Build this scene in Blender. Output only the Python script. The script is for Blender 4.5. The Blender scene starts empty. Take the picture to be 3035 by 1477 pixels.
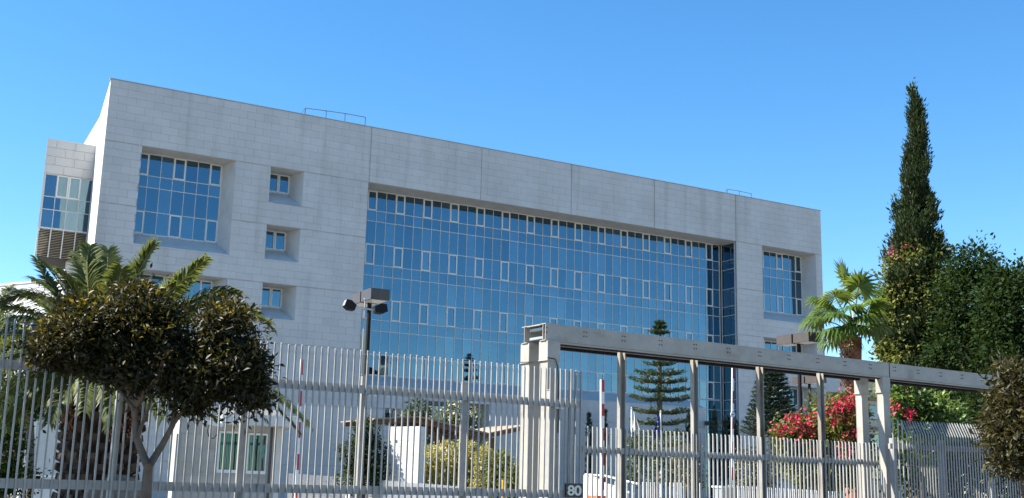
import bpy, math, random
import numpy as np
from mathutils import Vector, Matrix

random.seed(7)
RNG = np.random.default_rng(11)
sc = bpy.context.scene
COL = sc.collection
PI = math.pi
R_ = math.radians

# ------------------------------------------------------------------ camera, sky, sun, exposure
EYE = 1.6
FPX, PITCH, ROLL = 3354.0, R_(11.634), R_(1.423)
CX, CY, IW = 1517.5, 738.5, 3035.0
cF = Vector((0, math.cos(PITCH), math.sin(PITCH)))
cU0 = Vector((0, -math.sin(PITCH), math.cos(PITCH)))
cR0 = Vector((1, 0, 0))
cR = cR0 * math.cos(ROLL) + cU0 * math.sin(ROLL)
cU = cU0 * math.cos(ROLL) - cR0 * math.sin(ROLL)
cam = bpy.data.cameras.new('camera')
cam.sensor_width = 36.0
cam.lens = FPX / IW * 36.0
cam.clip_start = 0.1
cam.clip_end = 3000
co = bpy.data.objects.new('camera', cam)
COL.objects.link(co)
co.matrix_world = Matrix(((cR.x, cU.x, -cF.x, 0), (cR.y, cU.y, -cF.y, 0), (cR.z, cU.z, -cF.z, EYE), (0, 0, 0, 1)))
sc.camera = co

SUN_EL, SUN_AZ = R_(50), R_(96)          # azimuth measured from +Y towards -X (left of the view)
S = Vector((-math.cos(SUN_EL) * math.sin(SUN_AZ), math.cos(SUN_EL) * math.cos(SUN_AZ), math.sin(SUN_EL)))
world = bpy.data.worlds.new('World')
sc.world = world
world.use_nodes = True
wn = world.node_tree
wn.nodes.clear()
sky = wn.nodes.new('ShaderNodeTexSky')
sky.sky_type = 'NISHITA'
sky.sun_disc = False
sky.sun_elevation = SUN_EL
sky.sun_rotation = -SUN_AZ
sky.air_density = .9
sky.dust_density = 0.0
sky.ozone_density = 3.6
bg = wn.nodes.new('ShaderNodeBackground')
bg.inputs[1].default_value = 0.083
out = wn.nodes.new('ShaderNodeOutputWorld')
hsv = wn.nodes.new('ShaderNodeHueSaturation')
hsv.inputs['Saturation'].default_value = 1.24
hsv.inputs['Hue'].default_value = 0.496
wn.links.new(sky.outputs[0], hsv.inputs['Color'])
wn.links.new(hsv.outputs[0], bg.inputs[0])
wn.links.new(bg.outputs[0], out.inputs[0])

sd = bpy.data.lights.new('sun', 'SUN')
sd.energy = 5.0
sd.angle = R_(0.53)
sd.color = (1.0, 0.95, 0.86)
so = bpy.data.objects.new('sun', sd)
COL.objects.link(so)
so.rotation_euler = S.to_track_quat('Z', 'Y').to_euler()

sc.view_settings.view_transform = 'Standard'
sc.view_settings.look = 'None'
sc.view_settings.gamma = 1
sc.view_settings.use_curve_mapping = False
sc.view_settings.exposure = 1.6
sc.render.engine = 'CYCLES'
sc.cycles.max_bounces = 7
sc.cycles.diffuse_bounces = 3
sc.cycles.glossy_bounces = 3
sc.cycles.transmission_bounces = 3
sc.cycles.transparent_max_bounces = 6
sc.cycles.sample_clamp_indirect = 6
sc.cycles.use_denoising = True


# ------------------------------------------------------------------ pixel -> place helpers (native photo pixels)
def ray(x, y):
    return cF + cR * ((x - CX) / FPX) - cU * ((y - CY) / FPX)


def at(x, y, Y):
    """the point seen at photo pixel (x, y) that stands Y metres down the view axis on the ground plan"""
    q = ray(x, y)
    p = q * (Y / q.y)
    return Vector((p.x, p.y, p.z + EYE))


def dirs(a):
    return Vector((math.cos(a), math.sin(a), 0)), Vector((-math.sin(a), math.cos(a), 0))


def onplane(x, y, a, D):
    """(s, z) where the pixel meets the vertical plane at angle a and distance D"""
    d, n = dirs(a)
    q = ray(x, y)
    p = q * (D / q.dot(n))
    return p.dot(d), p.z + EYE


# ------------------------------------------------------------------ materials
MATS = {}


def mat(name, base, rough=0.6, var=0.0, noise=0.0, nscale=3.0, bump=0.0, bscale=40.0, metal=0.0, spec=0.5,
        transl=0.0, tcol=None, hue=0.0, stain=None):
    """one procedural material: base colour, per-piece variation (island and object), mottling and fine relief"""
    m = bpy.data.materials.new(name)
    m.use_nodes = True
    t = m.node_tree
    N, L = t.nodes, t.links
    b = N['Principled BSDF']
    b.inputs['Roughness'].default_value = rough
    b.inputs['Metallic'].default_value = metal
    b.inputs['Specular IOR Level'].default_value = spec
    col = N.new('ShaderNodeRGB')
    col.outputs[0].default_value = (*base, 1)
    cur = col.outputs[0]
    tc = N.new('ShaderNodeNewGeometry')
    if var or hue:
        g = N.new('ShaderNodeNewGeometry')
        oi = N.new('ShaderNodeObjectInfo')
        ad = N.new('ShaderNodeMath'); ad.operation = 'ADD'
        L.new(g.outputs['Random Per Island'], ad.inputs[0]); L.new(oi.outputs['Random'], ad.inputs[1])
        fr = N.new('ShaderNodeMath'); fr.operation = 'FRACT'
        L.new(ad.outputs[0], fr.inputs[0])
        mr = N.new('ShaderNodeMapRange')
        mr.inputs['To Min'].default_value = 1 - var; mr.inputs['To Max'].default_value = 1 + var
        L.new(fr.outputs[0], mr.inputs['Value'])
        hs = N.new('ShaderNodeHueSaturation')
        L.new(cur, hs.inputs['Color']); L.new(mr.outputs[0], hs.inputs['Value'])
        if hue:
            m2 = N.new('ShaderNodeMath'); m2.operation = 'MULTIPLY'; m2.inputs[1].default_value = 7.31
            L.new(fr.outputs[0], m2.inputs[0])
            f2 = N.new('ShaderNodeMath'); f2.operation = 'FRACT'; L.new(m2.outputs[0], f2.inputs[0])
            mh = N.new('ShaderNodeMapRange')
            mh.inputs['To Min'].default_value = 0.5 - hue; mh.inputs['To Max'].default_value = 0.5 + hue * .6
            L.new(f2.outputs[0], mh.inputs['Value']); L.new(mh.outputs[0], hs.inputs['Hue'])
        cur = hs.outputs[0]
    if noise:
        nz = N.new('ShaderNodeTexNoise')
        nz.inputs['Scale'].default_value = nscale; nz.inputs['Detail'].default_value = 6
        nz.inputs['Roughness'].default_value = .62
        L.new(tc.outputs['Position'], nz.inputs['Vector'])
        mr = N.new('ShaderNodeMapRange')
        mr.inputs['From Min'].default_value = .3; mr.inputs['From Max'].default_value = .7
        mr.inputs['To Min'].default_value = 1 - noise; mr.inputs['To Max'].default_value = 1 + noise
        L.new(nz.outputs['Fac'], mr.inputs['Value'])
        hs = N.new('ShaderNodeHueSaturation')
        L.new(cur, hs.inputs['Color']); L.new(mr.outputs[0], hs.inputs['Value'])
        cur = hs.outputs[0]
    if stain:
        mp = N.new('ShaderNodeMapping'); mp.inputs['Scale'].default_value = stain[1]
        L.new(tc.outputs['Position'], mp.inputs['Vector'])
        nz = N.new('ShaderNodeTexNoise'); nz.inputs['Scale'].default_value = 1.0; nz.inputs['Detail'].default_value = 5
        L.new(mp.outputs[0], nz.inputs['Vector'])
        mr = N.new('ShaderNodeMapRange')
        mr.inputs['From Min'].default_value = stain[2]; mr.inputs['From Max'].default_value = stain[2] + .14
        mr.inputs['To Max'].default_value = stain[3]
        L.new(nz.outputs['Fac'], mr.inputs['Value'])
        mx = N.new('ShaderNodeMix'); mx.data_type = 'RGBA'
        L.new(mr.outputs[0], mx.inputs[0]); L.new(cur, mx.inputs[6]); mx.inputs[7].default_value = (*stain[0], 1)
        cur = mx.outputs[2]
    L.new(cur, b.inputs['Base Color'])
    if bump:
        nz = N.new('ShaderNodeTexNoise'); nz.inputs['Scale'].default_value = bscale; nz.inputs['Detail'].default_value = 4
        L.new(tc.outputs['Position'], nz.inputs['Vector'])
        bp = N.new('ShaderNodeBump'); bp.inputs['Strength'].default_value = bump; bp.inputs['Distance'].default_value = .02
        L.new(nz.outputs['Fac'], bp.inputs['Height']); L.new(bp.outputs[0], b.inputs['Normal'])
    if transl:
        tr = N.new('ShaderNodeBsdfTranslucent')
        if tcol:
            tr.inputs[0].default_value = (*tcol, 1)
        else:
            L.new(cur, tr.inputs[0])
        ms = N.new('ShaderNodeMixShader'); ms.inputs[0].default_value = transl
        L.new(b.outputs[0], ms.inputs[1]); L.new(tr.outputs[0], ms.inputs[2])
        L.new(ms.outputs[0], N['Material Output'].inputs['Surface'])
    MATS[name] = m
    return m


def glass_mat(name, tint, inner, var=.1, rough=.015, refl=.85):
    """solar control glass: a coated mirror-like face over a dark room"""
    m = bpy.data.materials.new(name)
    m.use_nodes = True
    N, L = m.node_tree.nodes, m.node_tree.links
    N.remove(N['Principled BSDF'])
    g = N.new('ShaderNodeNewGeometry'); oi = N.new('ShaderNodeObjectInfo')
    ad = N.new('ShaderNodeMath'); ad.operation = 'ADD'
    L.new(g.outputs['Random Per Island'], ad.inputs[0]); L.new(oi.outputs['Random'], ad.inputs[1])
    fr = N.new('ShaderNodeMath'); fr.operation = 'FRACT'; L.new(ad.outputs[0], fr.inputs[0])
    cr = N.new('ShaderNodeValToRGB')
    e = cr.color_ramp.elements
    e[0].color = (*[c * (1 - var * .5) for c in tint], 1); e[1].color = (*[c * (1 + var * .5) for c in tint], 1)
    L.new(fr.outputs[0], cr.inputs[0])
    gl = N.new('ShaderNodeBsdfGlossy'); gl.inputs['Roughness'].default_value = rough
    L.new(cr.outputs[0], gl.inputs['Color'])
    di = N.new('ShaderNodeBsdfDiffuse')
    cr2 = N.new('ShaderNodeValToRGB')
    e = cr2.color_ramp.elements
    e[0].position = .78; e[0].color = (*inner, 1); e[1].position = .86; e[1].color = (*[min(1, c * 4 + .06) for c in inner], 1)
    L.new(fr.outputs[0], cr2.inputs[0]); L.new(cr2.outputs[0], di.inputs['Color'])
    lw = N.new('ShaderNodeFresnel'); lw.inputs[0].default_value = 1.5
    mr = N.new('ShaderNodeMapRange'); mr.inputs['To Min'].default_value = refl; mr.inputs['To Max'].default_value = 1.0
    nz = N.new('ShaderNodeTexNoise'); nz.inputs['Scale'].default_value = .8; nz.inputs['Detail'].default_value = 1
    L.new(g.outputs['Position'], nz.inputs['Vector'])
    bp = N.new('ShaderNodeBump'); bp.inputs['Strength'].default_value = .25; bp.inputs['Distance'].default_value = .02
    L.new(nz.outputs['Fac'], bp.inputs['Height']); L.new(bp.outputs[0], gl.inputs['Normal'])
    L.new(lw.outputs[0], mr.inputs['Value'])
    ms = N.new('ShaderNodeMixShader')
    L.new(mr.outputs[0], ms.inputs[0]); L.new(di.outputs[0], ms.inputs[1]); L.new(gl.outputs[0], ms.inputs[2])
    L.new(ms.outputs[0], N['Material Output'].inputs['Surface'])
    MATS[name] = m
    return m


mat('stone', (.50, .49, .475), .75, var=.028, noise=.09, nscale=.35, bump=.15, bscale=30, spec=.25, stain=((.30, .29, .27), (1.1, 1.1, .10), .54, .28))
mat('stone_joint', (.46, .45, .44), .9, noise=.2, nscale=2)
mat('stone_plain', (.50, .495, .48), .75, noise=.1, nscale=1.2, bump=.15, bscale=30, spec=.25)
mat('cream_stone', (.42, .40, .36), .8, var=.06, noise=.08, nscale=2.0, bump=.2, bscale=25, spec=.25)
mat('white_render', (.60, .59, .56), .8, noise=.07, nscale=2.5, bump=.1, spec=.3)
mat('vent_paint', (.62, .62, .60), .45, noise=.05)
mat('frame_paint', (.52, .52, .51), .45, noise=.05, nscale=5)
mat('fence_paint', (.29, .283, .265), .5, var=.07, noise=.12, nscale=6, bump=.1, bscale=50,
    stain=((.17, .12, .075), (9, 9, 2.2), .62, .55))
mat('beam_paint', (.335, .31, .27), .55, noise=.14, nscale=2.2, bump=.12, bscale=30,
    stain=((.20, .13, .08), (.9, 3, 4), .58, .5))
mat('post_paint', (.27, .25, .215), .6, noise=.2, nscale=3, stain=((.11, .065, .04), (3, 3, .8), .5, .6))
mat('rusty_bolt', (.10, .05, .028), .8, var=.3)
mat('lamp_bronze', (.062, .048, .042), .42, noise=.12, nscale=4)
mat('lamp_pole', (.012, .012, .014), .7, spec=.2)
mat('lamp_lens', (.55, .53, .47), .25)
mat('grey_metal', (.34, .34, .34), .45, noise=.1, nscale=4, metal=.2)
mat('dark_metal', (.07, .075, .085), .6, spec=.3)
mat('galvanised', (.42, .43, .43), .4, noise=.1, nscale=4, metal=.5)
mat('red_paint', (.42, .025, .03), .45, noise=.1, nscale=8)
mat('white_paint', (.75, .75, .73), .45, noise=.05, nscale=8)
mat('orange_paint', (.72, .13, .035), .45, noise=.08, nscale=5)
mat('amber_paint', (.70, .33, .03), .5, noise=.1, nscale=6)
mat('black_plate', (.012, .013, .018), .4)
mat('plate_digit', (.62, .60, .50), .5)
mat('blue_sign', (.05, .16, .42), .5)
mat('flag_white', (.78, .77, .74), .8, noise=.05, transl=.25)
mat('flag_orange', (.60, .26, .04), .8, transl=.2)
mat('flag_blue', (.012, .035, .30), .8, transl=.2)
mat('flag_star', (.80, .62, .03), .8)
mat('timber', (.135, .075, .048), .75, var=.25, noise=.2, nscale=5, bump=.3, bscale=20)
mat('timber_board', (.27, .20, .145), .8, var=.16, noise=.15, nscale=4, bump=.3, bscale=20)
mat('louvre_wood', (.42, .36, .27), .7, var=.15)
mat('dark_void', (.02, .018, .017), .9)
mat('bark', (.115, .085, .062), .95, noise=.3, nscale=7, bump=.9, bscale=16)
mat('palm_bark', (.085, .055, .036), .95, var=.4, noise=.35, nscale=9, bump=.9, bscale=20)
mat('fan_trunk', (.20, .085, .05), .9, var=.35, noise=.3, nscale=12, bump=.8, bscale=20)
mat('boulder', (.22, .18, .14), .9, noise=.3, nscale=5, bump=.7, bscale=9)
mat('date_fruit', (.36, .11, .03), .6, var=.3)
mat('asphalt', (.05, .05, .052), .9, noise=.2, nscale=6, bump=.4, bscale=120)
mat('paving', (.17, .165, .155), .85, noise=.15, nscale=1.5, bump=.2, bscale=40)
mat('ground', (.13, .115, .09), .95, noise=.2, nscale=.6, bump=.3, bscale=15)
mat('kerb', (.36, .35, .33), .85, noise=.15, nscale=4)
mat('road_paint', (.72, .72, .70), .7, noise=.15, nscale=9)
mat('plinth', (.36, .34, .31), .85, noise=.15, nscale=2, bump=.3)
mat('grass', (.085, .14, .026), .8, var=.3, noise=.3, nscale=3, transl=.2)
mat('flat_white', (.62, .62, .64), .8, noise=.06, nscale=.8)
mat('flat_cream', (.58, .50, .38), .85, noise=.08, nscale=1)
mat('flat_brown', (.28, .2, .14), .8, noise=.1, nscale=1)
mat('curtain_green', (.03, .16, .13), .7, noise=.4, nscale=9)
# foliage
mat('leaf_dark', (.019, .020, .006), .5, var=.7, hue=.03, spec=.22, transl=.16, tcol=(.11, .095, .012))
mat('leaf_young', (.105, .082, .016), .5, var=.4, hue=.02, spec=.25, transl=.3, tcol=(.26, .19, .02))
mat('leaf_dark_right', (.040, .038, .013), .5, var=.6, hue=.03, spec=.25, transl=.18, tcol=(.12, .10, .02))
mat('frond', (.080, .102, .024), .5, var=.25, noise=.15, nscale=2, hue=.012, spec=.3, transl=.3, tcol=(.19, .22, .04))
mat('rachis', (.21, .20, .085), .5, noise=.1)
mat('fan_leaf', (.048, .098, .020), .4, var=.25, hue=.015, spec=.45, transl=.35, tcol=(.24, .30, .04))
mat('fan_dry', (.22, .17, .09), .7, var=.3, transl=.25)
mat('cypress_leaf', (.026, .042, .014), .7, var=.5, hue=.02, spec=.2, transl=.12, tcol=(.09, .12, .025))
mat('vine_leaf', (.098, .115, .026), .6, var=.5, hue=.03, spec=.25, transl=.26, tcol=(.19, .20, .03))
mat('pink_flower', (.30, .05, .08), .7, var=.3, transl=.25)
mat('red_flower', (.44, .012, .055), .65, var=.35, transl=.3)
mat('tree_leaf', (.012, .027, .007), .75, var=.6, hue=.02, spec=.12, transl=.14, tcol=(.09, .15, .02))
mat('bright_leaf', (.075, .135, .030), .5, var=.5, hue=.02, transl=.3, tcol=(.20, .28, .04))
mat('yellow_leaf', (.40, .36, .10), .5, var=.35, hue=.02, transl=.3, tcol=(.50, .45, .08))
mat('oleander_leaf', (.12, .14, .04), .5, var=.5, hue=.03, transl=.25)
mat('white_flower', (.75, .72, .60), .7, transl=.2)
mat('araucaria_leaf', (.055, .090, .035), .55, var=.4, hue=.02, transl=.15)
mat('pine_leaf', (.028, .050, .030), .55, var=.45, hue=.02, transl=.12)
mat('olive_leaf', (.13, .125, .055), .6, var=.4, hue=.03, transl=.25)
mat('ivy_leaf', (.060, .085, .026), .55, var=.5, hue=.03, transl=.2)
glass_mat('curtain_glass', (.135, .215, .262), (.012, .026, .042), .10)
glass_mat('green_glass', (.10, .17, .16), (.010, .13, .105), .2, refl=.45)
glass_mat('far_glass', (.30, .34, .38), (.03, .035, .04), .2, refl=.5)


# ------------------------------------------------------------------ mesh helpers
def wm(o):
    m = o.matrix_basis.copy()
    while o.parent:
        o = o.parent
        m = o.matrix_basis @ m
    return m


class MB:
    """collects shapes; build() links them as ONE mesh object. Coordinates are local to the parent, or world ones with world=True."""

    def __init__(self):
        self.v, self.f = [], []

    def quad(self, a, b, c, d):
        n = len(self.v)
        self.v += [tuple(a), tuple(b), tuple(c), tuple(d)]
        self.f.append((n, n + 1, n + 2, n + 3))
        return self

    def poly(self, pts):
        n = len(self.v)
        self.v += [tuple(p) for p in pts]
        self.f.append(tuple(range(n, n + len(pts))))
        return self

    def box(self, x0, x1, y0, y1, z0, z1):
        n = len(self.v)
        self.v += [(x0, y0, z0), (x1, y0, z0), (x1, y1, z0), (x0, y1, z0), (x0, y0, z1), (x1, y0, z1), (x1, y1, z1), (x0, y1, z1)]
        self.f += [tuple(n + i for i in q) for q in ((0, 3, 2, 1), (4, 5, 6, 7), (0, 1, 5, 4), (1, 2, 6, 5), (2, 3, 7, 6), (3, 0, 4, 7))]
        return self

    def obox(self, c, ax, ay, az):
        """box about centre c with half-axes ax, ay, az"""
        c, ax, ay, az = Vector(c), Vector(ax), Vector(ay), Vector(az)
        n = len(self.v)
        for sz in (-1, 1):
            for sx, sy in ((-1, -1), (1, -1), (1, 1), (-1, 1)):
                self.v.append(tuple(c + ax * sx + ay * sy + az * sz))
        self.f += [tuple(n + i for i in q) for q in ((0, 3, 2, 1), (4, 5, 6, 7), (0, 1, 5, 4), (1, 2, 6, 5), (2, 3, 7, 6), (3, 0, 4, 7))]
        return self

    def prism(self, prof, axis_from, axis_to, ux, uy):
        """sweep a closed 2-D profile (in directions ux, uy) from one point to another"""
        a, b, ux, uy = Vector(axis_from), Vector(axis_to), Vector(ux), Vector(uy)
        n, k = len(self.v), len(prof)
        for o in (a, b):
            for p, q in prof:
                self.v.append(tuple(o + ux * p + uy * q))
        for i in range(k):
            j = (i + 1) % k
            self.f.append((n + i, n + j, n + k + j, n + k + i))
        self.f.append(tuple(n + i for i in range(k))[::-1])
        self.f.append(tuple(n + k + i for i in range(k)))
        return self

    def tube(self, pts, radii, seg=8, jitter=0.0):
        pts = [Vector(p) for p in pts]
        if not hasattr(radii, '__len__'):
            radii = [radii] * len(pts)
        n0 = len(self.v)
        ref = Vector((0, 0, 1))
        for i, p in enumerate(pts):
            t = (pts[min(i + 1, len(pts) - 1)] - pts[max(i - 1, 0)]).normalized()
            a = t.cross(ref)
            if a.length < .05:
                a = t.cross(Vector((1, 0, 0)))
            a.normalize()
            b = t.cross(a)
            for k in range(seg):
                th = 2 * PI * k / seg
                r = radii[i] * (1 + random.uniform(-jitter, jitter))
                self.v.append(tuple(p + a * (math.cos(th) * r) + b * (math.sin(th) * r)))
        for i in range(len(pts) - 1):
            for k in range(seg):
                k2 = (k + 1) % seg
                self.f.append((n0 + i * seg + k, n0 + i * seg + k2, n0 + (i + 1) * seg + k2, n0 + (i + 1) * seg + k))
        self.f.append(tuple(n0 + k for k in range(seg)))
        m = n0 + (len(pts) - 1) * seg
        self.f.append(tuple(m + k for k in range(seg))[::-1])
        return self

    def mesh(self, name):
        me = bpy.data.meshes.new(name)
        me.from_pydata(self.v, [], self.f)
        me.update()
        return me

    def build(self, name, material, parent=None, world=False, smooth=False):
        if world and parent is not None:
            inv = wm(parent).inverted()
            self.v = [tuple(inv @ Vector(p)) for p in self.v]
        me = self.mesh(name)
        return obj(name, me, material, parent, smooth)


def obj(name, me, material, parent=None, smooth=False):
    if material and not me.materials:
        me.materials.append(MATS[material] if isinstance(material, str) else material)
    if smooth:
        me.polygons.foreach_set('use_smooth', [True] * len(me.polygons))
    o = bpy.data.objects.new(name, me)
    COL.objects.link(o)
    if parent is not None:
        o.parent = parent
    return o


def thing(name, label, cat, loc=(0, 0, 0), rz=0.0, group=None):
    o = bpy.data.objects.new(name, None)
    o.empty_display_size = .3
    COL.objects.link(o)
    o.location = loc
    o.rotation_euler = (0, 0, rz)
    o['label'] = label
    o['category'] = cat
    if group:
        o['group'] = group
    return o


def tag(o, label, cat, group=None):
    o['label'] = label
    o['category'] = cat
    if group:
        o['group'] = group
    return o


def struct(o, kind='structure'):
    o['kind'] = kind
    return o


def ref(name, me, parent, loc, rz=0.0, rx=0.0):
    """another object that shares a piece's mesh"""
    o = bpy.data.objects.new(name, me)
    COL.objects.link(o)
    o.parent = parent
    o.location = loc
    o.rotation_euler = (rx, 0, rz)
    return o


def copy_tree(o, parent=None):
    c = o.copy()
    COL.objects.link(c)
    c.parent = parent
    for ch in list(o.children):
        copy_tree(ch, c)
    return c


# ------------------------------------------------------------------ foliage helpers
def np_mesh(name, V, quads=None, tris=None):
    me = bpy.data.meshes.new(name)
    F = tris if tris is not None else quads
    k = F.shape[1]
    me.vertices.add(len(V)); me.vertices.foreach_set('co', V.astype(np.float32).ravel())
    me.loops.add(F.size); me.loops.foreach_set('vertex_index', F.astype(np.int32).ravel())
    me.polygons.add(len(F))
    me.polygons.foreach_set('loop_start', np.arange(0, F.size, k, dtype=np.int32))
    me.polygons.foreach_set('loop_total', np.full(len(F), k, dtype=np.int32))
    me.update(calc_edges=True)
    return me


def unit(a):
    return a / np.maximum(np.linalg.norm(a, axis=-1, keepdims=True), 1e-9)


def leaf_arrays(P, D, Nn, ln, wd, fold=.18):
    """folded leaf blades (two triangles each): root P, direction D, face normal Nn"""
    D = unit(D)
    Sd = unit(np.cross(D, Nn))
    Nn = np.cross(Sd, D)
    ln = ln[:, None]; wd = wd[:, None]
    mid = P + D * ln * .45
    a = P
    b = mid + Sd * wd * .5 + Nn * wd * fold
    c = P + D * ln - Nn * ln * .08
    e = mid - Sd * wd * .5 + Nn * wd * fold
    V = np.stack([a, b, c, e], 1).reshape(-1, 3)
    n = len(P)
    i = np.arange(n)[:, None] * 4
    T = np.concatenate([i + np.array([[0, 1, 2]]), i + np.array([[0, 2, 3]])], 1).reshape(-1, 3)
    return V, T


def blob_points(blobs, n, clump_r, per=26, shell=.55, flat=1.0):
    """leaf places: gathered in clumps that sit mostly near the outside of overlapping ellipsoids"""
    B = np.array(blobs, float)
    vol = (B[:, 3] * B[:, 4] * B[:, 5]) ** .75
    nc = max(8, n // per)
    k = RNG.choice(len(B), nc, p=vol / vol.sum())
    dirn = unit(RNG.normal(size=(nc, 3)))
    r = (shell + (1 - shell) * RNG.random(nc) ** .6) * (1 + RNG.normal(size=nc) * .07)
    C = B[k, :3] + dirn * B[k, 3:] * r[:, None]
    j = RNG.integers(0, nc, n)
    off = RNG.normal(size=(n, 3)) * (clump_r * (.6 + .8 * RNG.random(nc))[j])[:, None]
    off[:, 2] *= flat
    P = C[j] + off
    outw = unit((P - B[k[j], :3]) / B[k[j], 3:])
    return P, outw


def crown(name, blobs, n, ln, wd, material, parent, clump_r=.22, per=26, shell=.55, up=.5, droop=0.0, spread=.7, flat=1.0):
    P, o = blob_points(blobs, n, clump_r, per, shell, flat)
    Nn = unit(o * .6 + np.array([0, 0, up]) + RNG.normal(size=(n, 3)) * .55)
    D = unit(o + RNG.normal(size=(n, 3)) * spread + np.array([0, 0, -droop]))
    V, T = leaf_arrays(P, D, Nn, ln * (.65 + .7 * RNG.random(n)), wd * (.65 + .7 * RNG.random(n)))
    inv = np.array(wm(parent).inverted())
    V = V @ inv[:3, :3].T + inv[:3, 3]
    o = obj(name, np_mesh(name, V, tris=T), material, parent)
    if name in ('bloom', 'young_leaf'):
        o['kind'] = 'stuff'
    return o


def px_blob(x, y, Y, rx, ry, depth=None):
    """ellipsoid that fills rx by ry photo pixels round (x, y) at Y metres"""
    c = at(x, y, Y)
    k = Y / FPX
    return (c.x, c.y, c.z, rx * k, depth if depth else rx * k * .9, ry * k)


# ================================================================== GROUND
def sheet(name, x0, x1, y0, y1, z, m, rot=0.0, o=(0, 0)):
    d, n = dirs(rot)
    b = MB()
    P = [Vector((o[0], o[1], 0)) + d * x + n * y for x, y in ((x0, y0), (x1, y0), (x1, y1), (x0, y1))]
    b.quad(*[(p.x, p.y, z) for p in P])
    return struct(b.build(name, m))


sheet('ground', -900, 900, -700, 1400, 0.0, 'ground')
FA = R_(33.0)                       # direction of the fence line
FD = 16.0                           # its distance from the camera
sheet('road', -120, 160, -9, 8.5, .006, 'asphalt', FA)
b = MB()
for k in range(-10, 16):
    d, n = dirs(FA)
    p = d * (k * 9.0) + n * (-.3)
    b.obox((p.x, p.y, .011), d * 1.5, n * .06, (0, 0, .002))
struct(b.build('road_marking', 'road_paint'))
b = MB()
d, n = dirs(FA)
c = d * 20 + n * 11.9
b.obox((c.x, c.y, .065), d * 140, n * 3.4, (0, 0, .065))
struct(b.build('pavement', 'paving'))
b = MB()
c = d * 20 + n * 8.42
b.obox((c.x, c.y, .07), d * 140, n * .08, (0, 0, .075))
struct(b.build('kerb', 'kerb'))
sheet('forecourt', -60, 90, 17.5, 62, .02, 'paving', FA)

# ================================================================== OFFICE BUILDING
YAW = R_(29.51)
BD = 72.0
bd_, bn_ = dirs(YAW)
U0 = 11.25
Bloc = bd_ * U0 + bn_ * BD
office = thing('office_building', 'large pale stone office building with a wide recessed wall of blue glass', 'building',
               (Bloc.x, Bloc.y, 0), YAW)


def L3(u, w, z):
    """building coordinates: along the front, into the building, height above the eye"""
    return (u - U0, w, z + EYE)


ZA, ZB, ZC, ZD, ZE, ZF, ZG, Z0 = 24.4, 20.37, 16.38, 12.46, 8.55, 4.65, .75, -EYE
UR = 72.3
# openings on the front face: u0, u1, z0, z1
OPEN = {
    'big': (13.54, 19.6, 14.04, ZB), 'small1': (21.97, 24.3, 17.95, ZB), 'small2': (21.97, 24.3, 14.06, ZC),
    'small3': (21.97, 24.3, 10.15, ZD), 'low': (13.54, 19.55, 10.15, ZD),
    'curtain': (29.05, 62.45, 6.22, ZB), 'entry': (59.0, 62.45, Z0, 6.22),
    'right': (65.34, 71.55, 14.04, ZB), 'right2': (65.34, 71.4, 10.1, ZD), 'right3': (65.34, 71.4, 6.25, ZE),
    'loggia': (34.1, 39.2, Z0 + .4, 5.42), 'hatch': (31.1, 32.35, 3.55, 4.75),
}
opens = list(OPEN.values())
# backing wall (shows only as the dark joint behind the panels)
us = sorted({U0, UR} | {o[0] for o in opens} | {o[1] for o in opens})
zs = sorted({Z0, ZA} | {o[2] for o in opens} | {o[3] for o in opens})
b = MB()
for i in range(len(us) - 1):
    for j in range(len(zs) - 1):
        uc, zc = (us[i] + us[i + 1]) / 2, (zs[j] + zs[j + 1]) / 2
        if any(o[0] < uc < o[1] and o[2] < zc < o[3] for o in opens):
            continue
        b.quad(L3(us[i], .012, zs[j]), L3(us[i + 1], .012, zs[j]), L3(us[i + 1], .012, zs[j + 1]), L3(us[i], .012, zs[j + 1]))
b.build('wall_backing', 'stone_joint', office)
b = MB()
SK, BW = .85, 24.0                    # the left flank leans in a little towards the rear
b.quad(L3(U0, -.03, Z0), L3(U0, -.03, ZA), L3(U0 + SK, 8.6, ZA), L3(U0 + SK, 8.6, Z0))
b.quad(L3(U0 + SK, 8.6, Z0), L3(U0 + SK, 8.6, ZA), L3(U0 + SK + .4, BW, ZA), L3(U0 + SK + .4, BW, Z0))
b.quad(L3(UR, -.03, ZA), L3(UR, -.03, Z0), L3(UR, BW, Z0), L3(UR, BW, ZA))
b.quad(L3(U0 + SK + .4, BW, Z0), L3(UR, BW, Z0), L3(UR, BW, ZA), L3(U0 + SK + .4, BW, ZA))
b.build('side_wall', 'stone_plain', office)
b = MB()
b.poly([L3(U0, -.03, ZA), L3(UR, -.03, ZA), L3(UR, BW, ZA), L3(U0 + SK + .4, BW, ZA), L3(U0 + SK, 8.6, ZA)])
b.build('roof', 'stone_plain', office)
MB().box(-.06, UR - U0 + .04, -.075, .32, ZA + EYE + .003, ZA + EYE + .055).build('parapet_cap', 'grey_metal', office)

# stone cladding panels
ujoints = [U0, 29.05, 37.95, 45.9, 53.9, 62.45, UR]
bands = [(ZB, ZA, 8), (ZC, ZB, 8), (ZD, ZC, 8), (ZE, ZD, 8), (ZF, ZE, 8), (ZG, ZF, 8), (Z0, ZG, 5)]
G = .0045


def subtract(r, o):
    u0, u1, z0, z1 = r
    a0, a1, b0, b1 = o
    if a0 >= u1 or a1 <= u0 or b0 >= z1 or b1 <= z0:
        return [r]
    res = []
    if b1 < z1: res.append((u0, u1, b1, z1))
    if b0 > z0: res.append((u0, u1, z0, b0))
    zz0, zz1 = max(z0, b0), min(z1, b1)
    if a0 > u0: res.append((u0, a0, zz0, zz1))
    if a1 < u1: res.append((a1, u1, zz0, zz1))
    return res


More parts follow.
